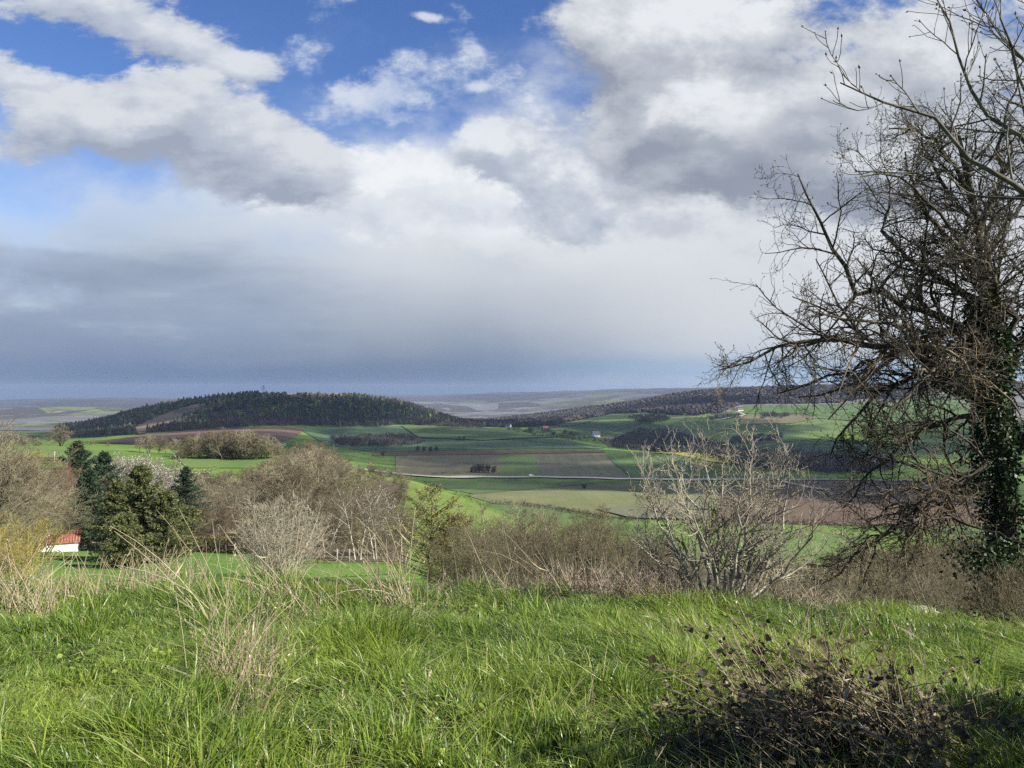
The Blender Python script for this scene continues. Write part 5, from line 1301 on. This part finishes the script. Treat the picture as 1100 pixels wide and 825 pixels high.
# ------------------------------------------------------------------ sky, sun, air, camera
w = bpy.data.worlds.new('World'); C.world = w; w.use_nodes = True
t = w.node_tree; t.nodes.clear()
out = t.nodes.new('ShaderNodeOutputWorld'); bg = t.nodes.new('ShaderNodeBackground'); t.links.new(bg.outputs[0], out.inputs[0])
EXPO = 2**EV; STR = .1; bg.inputs['Strength'].default_value = STR
sky = t.nodes.new('ShaderNodeTexSky'); sky.sky_type = 'NISHITA'; sky.sun_disc = False
sky.sun_elevation = SUN_EL; sky.sun_rotation = SUN_AZ; sky.altitude = 350; sky.dust_density = .4; sky.ozone_density = 2.5
D = coords(t, 'Generated')
sp = t.nodes.new('ShaderNodeSeparateXYZ'); t.links.new(D.k, sp.inputs[0])
dx, dy, dz = (S(t, sp.outputs[i]) for i in range(3))
yy = dy.m('MAXIMUM', .25)
gx = dx/yy*F+CX                       # direction of view, measured like the photo's columns and rows
gy = HY-dz/yy*F
def vec(sx, sy, ox=0.0, oy=0.0, wx=None, wy=None):
    n = t.nodes.new('ShaderNodeCombineXYZ')
    a = gx*(1/sx)+ox; b = gy*(1/sy)+oy
    if wx is not None: a = a+wx; b = b+wy
    t.links.new(a.k, n.inputs[0]); t.links.new(b.k, n.inputs[1]); return S(t, n.outputs[0])
def nz(sx, sy, ox=0.0, oy=0.0, detail=7, rough=.55, dist=0.0, **k): return noise(t, vec(sx, sy, ox, oy, **k), 1.0, detail, rough, dist, '2D')
def blob(x, y, rx, ry, rot=0.0, X=None, Y=None):
    X = gx if X is None else X; Y = gy if Y is None else Y
    c, s = math.cos(R(rot)), math.sin(R(rot))
    a = (X-x); b = (Y-y)
    u = (a*c+b*s)*(1/rx); v = (b*c-a*s)*(1/ry)
    return (u*u+v*v).m('MULTIPLY', -1.0).m('EXPONENT')
def total(l):
    r_ = l[0]
    for q in l[1:]: r_ = r_+q
    return r_
def L_(r, g, b): 
    q = lin(r, g, b); return tuple(c/STR/EXPO for c in q[:3])
big = nz(260, 150, 1.3, 4.4, 8, .58)
fine = nz(80, 52, 9.3, 2.2, 8, .62)
soft = nz(420, 150, 5.1, 0.6, 5, .5)
# clear blue
hv = t.nodes.new('ShaderNodeHueSaturation'); t.links.new(sky.outputs[0], hv.inputs['Color']); hv.inputs['Hue'].default_value = .515; hv.inputs['Saturation'].default_value = 1.22; hv.inputs['Value'].default_value = 1.5/EXPO
col = S(t, hv.outputs[0])
# thin high veil, then the far shower cloud filling everything towards the horizon
thin = (gy+(big-.5)*260+(fine-.5)*110).smooth(40, 300)
col = mixc(col, L_(226, 233, 243), thin*.45)
veil = (gy+(big-.5)*200+gx.smooth(300, 560)*62-gx.smooth(140, 0)*45-gx.smooth(640, 760)*10+(fine-.5)*70).smooth(140, 262)
fr_ = ((gy+(soft-.5)*50)*(1/440)).clamp()
rampL = ramp(fr_, [(y/440, L_(*c)) for y, c in [(0, (214, 222, 236)), (200, (212, 221, 234)), (245, (194, 206, 222)), (300, (168, 181, 202)), (345, (154, 169, 193)), (372, (140, 157, 184)), (400, (118, 140, 173)), (436, (86, 114, 156))]])
rampC = ramp(fr_, [(y/440, L_(*c)) for y, c in [(0, (225, 230, 238)), (150, (234, 238, 243)), (225, (234, 237, 241)), (270, (218, 223, 229)), (312, (190, 198, 209)), (348, (168, 178, 193)), (374, (148, 161, 181)), (398, (124, 142, 170)), (436, (100, 127, 164))]])
rampR = ramp(fr_, [(y/440, L_(*c)) for y, c in [(0, (226, 230, 237)), (200, (222, 226, 232)), (290, (217, 221, 226)), (350, (212, 217, 223)), (382, (200, 209, 220)), (396, (178, 196, 219)), (408, (172, 197, 224)), (418, (192, 210, 230)), (436, (190, 208, 228))]])
gxx = gx+(big-.5)*200+(soft-.5)*160
low = mixc(rampL, rampC, gxx.smooth(180, 470)); low = mixc(low, rampR, gxx.smooth(480, 830))
streak = nz(300, 62, 2.0, 5.5, 7, .56)
win = gy.smooth(215, 285)*gy.smooth(410, 335)
low = mixc(low, L_(134, 149, 174), streak.smooth(.42, .72)*win*gx.smooth(560, 160)*.6)
low = mixc(low, L_(212, 219, 229), streak.smooth(.50, .30)*win*gx.smooth(480, 200)*.4)
rain = nz(90, 900, 6.6, 1.1, 4, .5)
low = mixc(low, L_(112, 130, 160), rain.smooth(.45, .75)*gy.smooth(310, 390)*gx.smooth(760, 560)*.14)
lump = nz(150, 80, 4.7, 8.8, 9, .6)
low = mixc(low, L_(184, 192, 206), lump.smooth(.46, .68)*gy.smooth(330, 230)*gx.smooth(380, 560)*.75)
low = mixc(low, L_(240, 243, 246), lump.smooth(.46, .30)*gy.smooth(310, 210)*gx.smooth(330, 460)*.6)
col = mixc(col, low, veil)
# dark slate band low on the left
col = mixc(col, L_(146, 160, 185), (total([blob(170, 300, 210, 24, 3), blob(50, 278, 100, 15, 6)])*.95+(fine-.5)*.9+(big-.5)*.5).smooth(.3, 1.05)*.42)
# broken grey-bottomed cumulus: each cloud bank lit from the upper right
def bank(col, blobs, dark, mid, lite, amp=1.0, lo=.30, hi=.66, seed=0.0, opa=1.0, cover=None, up=24, sx=190, sy=105, con=.8, det=9):
    def dens(ox, oy, det):
        X = gx+ox; Y = gy+oy
        n = t.nodes.new('ShaderNodeCombineXYZ'); t.links.new((X*(1/sx)+(3.3+seed)).k, n.inputs[0]); t.links.new((Y*(1/sy)+(1.9-seed)).k, n.inputs[1])
        f = noise(t, S(t, n.outputs[0]), 1.0, det, .66, 0, '2D')
        s_ = total([blob(*b, X=X, Y=Y) if len(b) == 5 else blob(*b[:5], X=X, Y=Y)*b[5] for b in blobs])
        if cover is not None: s_ = s_+cover
        return s_, f
    s0, f0 = dens(0, 0, det); s1, f1 = dens(8, -up, 3)
    d0 = s0*.8+(f0-.5)*1.9*amp*s0.smooth(.02, .25)
    d1 = s1*.8+(f1-.5)*1.9*amp
    sh_ = ((d0-d1)*con+.42+(f0-.5)*1.0).clamp()
    c = ramp(sh_, [(0, dark), (.42, mid), (1, lite)])
    c = mixc(c, dark, d0.smooth(.5, 1.4)*(1-sh_.smooth(.4, .85))*.45)
    return mixc(col, c, d0.smooth(lo, hi)*opa)
outside = (gy.smooth(-30, -160)+gx.smooth(1120, 1250)+gx.smooth(-20, -150)).clamp()*.2
# centre: towering white tops behind, pale grey lumps in front
col = bank(col, [(470, 195, 120, 52, -6), (370, 196, 80, 40, 0, .8), (590, 215, 110, 55, 0, .7), (345, 160, 30, 12, 40, .5)], L_(206, 213, 225), L_(228, 233, 239), L_(244, 246, 248), 1.0, lo=.24, hi=.7, seed=1.2, opa=.92, sx=130, sy=85)
col = bank(col, [(560, 165, 66, 36, 0), (640, 205, 95, 50, 10, .9), (600, 250, 90, 30, 10, .5), (530, 150, 30, 18, 0, .6)], L_(166, 176, 195), L_(194, 202, 215), L_(230, 234, 239), 1.1, lo=.28, hi=.66, seed=7.7, opa=.85, sx=120, sy=75, con=1.0)
# left banks
col = bank(col, [(120, 20, 125, 34, 16, .95), (240, 66, 70, 18, 16, .75), (70, 92, 130, 26, 8, .95)], L_(164, 175, 195), L_(188, 197, 213), L_(220, 225, 233), 1.25, lo=.25, hi=.62, seed=2.1, cover=outside, sx=210, sy=100)
col = bank(col, [(230, 140, 130, 46, 17), (110, 125, 120, 40, 10, .9), (320, 182, 70, 34, 8, .95), (30, 160, 80, 20, 8, .7), (250, 200, 110, 20, 4, .7)], L_(160, 170, 188), L_(190, 198, 212), L_(218, 223, 230), 1.2, lo=.25, hi=.6, seed=.4, up=34, sx=200, sy=95)
# right banks
col = bank(col, [(720, 80, 120, 80, 20, .85), (900, 60, 190, 110, 0, .8), (720, 150, 120, 60, -8, .8), (890, 190, 170, 60, 0, .8), (1080, 140, 150, 130, 0, .8), (625, 20, 40, 40, 0, .4)], L_(150, 158, 174), L_(192, 198, 208), L_(232, 235, 239), 1.05, lo=.24, hi=.6, seed=5.2, cover=outside*.5, up=44, sx=230, sy=140, con=.95)
col = bank(col, [(800, 160, 120, 32, -16, .95), (880, 130, 90, 40, 20, .7), (720, 190, 80, 24, 0, .6)], L_(130, 139, 157), L_(150, 159, 175), L_(184, 191, 202), 1.0, lo=.15, hi=1.0, seed=8.8, opa=.8, sx=180, sy=90)
# small wisps on the blue
col = bank(col, [(440, 84, 50, 28, -20, .8), (340, 28, 60, 24, -60, .6), (505, 40, 45, 16, 60, .5), (390, 112, 80, 28, 0, .6), (560, 95, 44, 24, 40, .6), (458, 17, 20, 6, 8, .9), (515, 92, 11, 6, 0, .9)], L_(176, 194, 224), L_(200, 212, 233), L_(232, 237, 244), .9, lo=.18, hi=.75, seed=3.9, opa=.75, sx=70, sy=45)
t.links.new(col.k, bg.inputs['Color'])
w.cycles.sampling_method = 'MANUAL'; w.cycles.sample_map_resolution = 512

sun = bpy.data.lights.new('sun', 'SUN'); sun.energy = 5.0; sun.angle = R(.53); sun.color = (1, .95, .87)
so = bpy.data.objects.new('sun', sun); COL.objects.link(so); so.rotation_euler = (-SUN_DIR).to_track_quat('-Z', 'Y').to_euler(); so.location = SUN_DIR*100

# cloud bank added out of view: shades the far fields and the hill
M['cloud'] = bpy.data.materials.new('cloud'); M['cloud'].use_nodes = True
ct = M['cloud'].node_tree; ct.nodes.clear()
co = ct.nodes.new('ShaderNodeOutputMaterial'); tr_ = ct.nodes.new('ShaderNodeBsdfTransparent'); df = ct.nodes.new('ShaderNodeBsdfDiffuse'); df.inputs[0].default_value = (.8, .8, .82, 1)
tl_ = ct.nodes.new('ShaderNodeBsdfTranslucent'); tl_.inputs[0].default_value = (.8, .8, .82, 1)
m1 = ct.nodes.new('ShaderNodeMixShader'); m1.inputs[0].default_value = .5; ct.links.new(df.outputs[0], m1.inputs[1]); ct.links.new(tl_.outputs[0], m1.inputs[2])
m2 = ct.nodes.new('ShaderNodeMixShader'); m2.inputs[0].default_value = .36; ct.links.new(tr_.outputs[0], m2.inputs[1]); ct.links.new(m1.outputs[0], m2.inputs[2]); ct.links.new(m2.outputs[0], co.inputs[0])
CZ = 1500.0; off = Vector((SUN_DIR.x, SUN_DIR.y))/SUN_DIR.z*CZ
rng = np.random.default_rng(14); acc = Acc(); th = np.linspace(0, 2*np.pi, 14, endpoint=False); ph = np.linspace(.12, math.pi-.12, 7)
cnt = 0
while cnt < 95:
    tx, ty = -1500+3000*rng.random(), 560+2350*rng.random()      # the stretch of valley it shades
    if fbm(tx/420, ty/300, 77, 2) < .42 and ty > 700: continue
    r_ = (95+110*rng.random()); rz = r_*.42
    if abs(tx) > ty*.9+200: continue
    c = np.array([tx+off.x, ty+off.y, CZ+60*rng.normal()])
    jit = 1+.14*rng.normal(size=(7, 14))
    v = np.stack([np.sin(ph)[:, None]*np.cos(th)*r_*jit, np.sin(ph)[:, None]*np.sin(th)*r_*jit, np.cos(ph)[:, None]*rz*jit], -1).reshape(-1, 3)+c
    i = np.arange(98).reshape(7, 14); q = np.stack([i[:-1], np.roll(i[:-1], -1, 1), np.roll(i[1:], -1, 1), i[1:]], -1).reshape(-1, 4)
    acc.add(v, q); cnt += 1
cl = acc.build('cloud', M['cloud']); tag(cl, kind='structure')

# the air between the viewpoint and the horizon
zmin = float(GV[:, 2].min())-1.0; ztop = max(float(GV[:, 2].max())+20, 30.0)
hz = Acc(); box(hz, (0, 0, (zmin+ztop)/2), (24200, 24200, ztop-zmin))
hm = bpy.data.materials.new('haze_air'); hm.use_nodes = True; ht = hm.node_tree; ht.nodes.clear()
ho = ht.nodes.new('ShaderNodeOutputMaterial'); pv = ht.nodes.new('ShaderNodeVolumePrincipled')
pv.inputs['Color'].default_value = (.44, .54, .72, 1); pv.inputs['Density'].default_value = 6.5e-5; pv.inputs['Anisotropy'].default_value = .1
ht.links.new(pv.outputs[0], ho.inputs['Volume'])
hzo = hz.build('haze', hm, smooth=False); tag(hzo, 'thin blue air haze fading the distant hills', 'haze', kind='stuff')

cam = bpy.data.cameras.new('camera'); cam.sensor_width = 36; cam.lens = F/1100*36; cam.clip_start = .05; cam.clip_end = 60000
cob = bpy.data.objects.new('camera', cam); COL.objects.link(cob)
cob.location = (0, 0, EYE); cob.rotation_euler = (R(90)+math.atan((HY-412.5)/F), 0, 0)
C.camera = cob
C.view_settings.view_transform = 'Standard'; C.view_settings.look = 'None'; C.view_settings.exposure = EV; C.view_settings.gamma = 1
C.view_settings.use_curve_mapping = False
C.cycles.sample_clamp_indirect = 3; C.cycles.sample_clamp_direct = 20; C.cycles.max_bounces = 6; C.cycles.diffuse_bounces = 2; C.cycles.transparent_max_bounces = 12; C.cycles.volume_bounces = 0; C.cycles.use_denoising = False
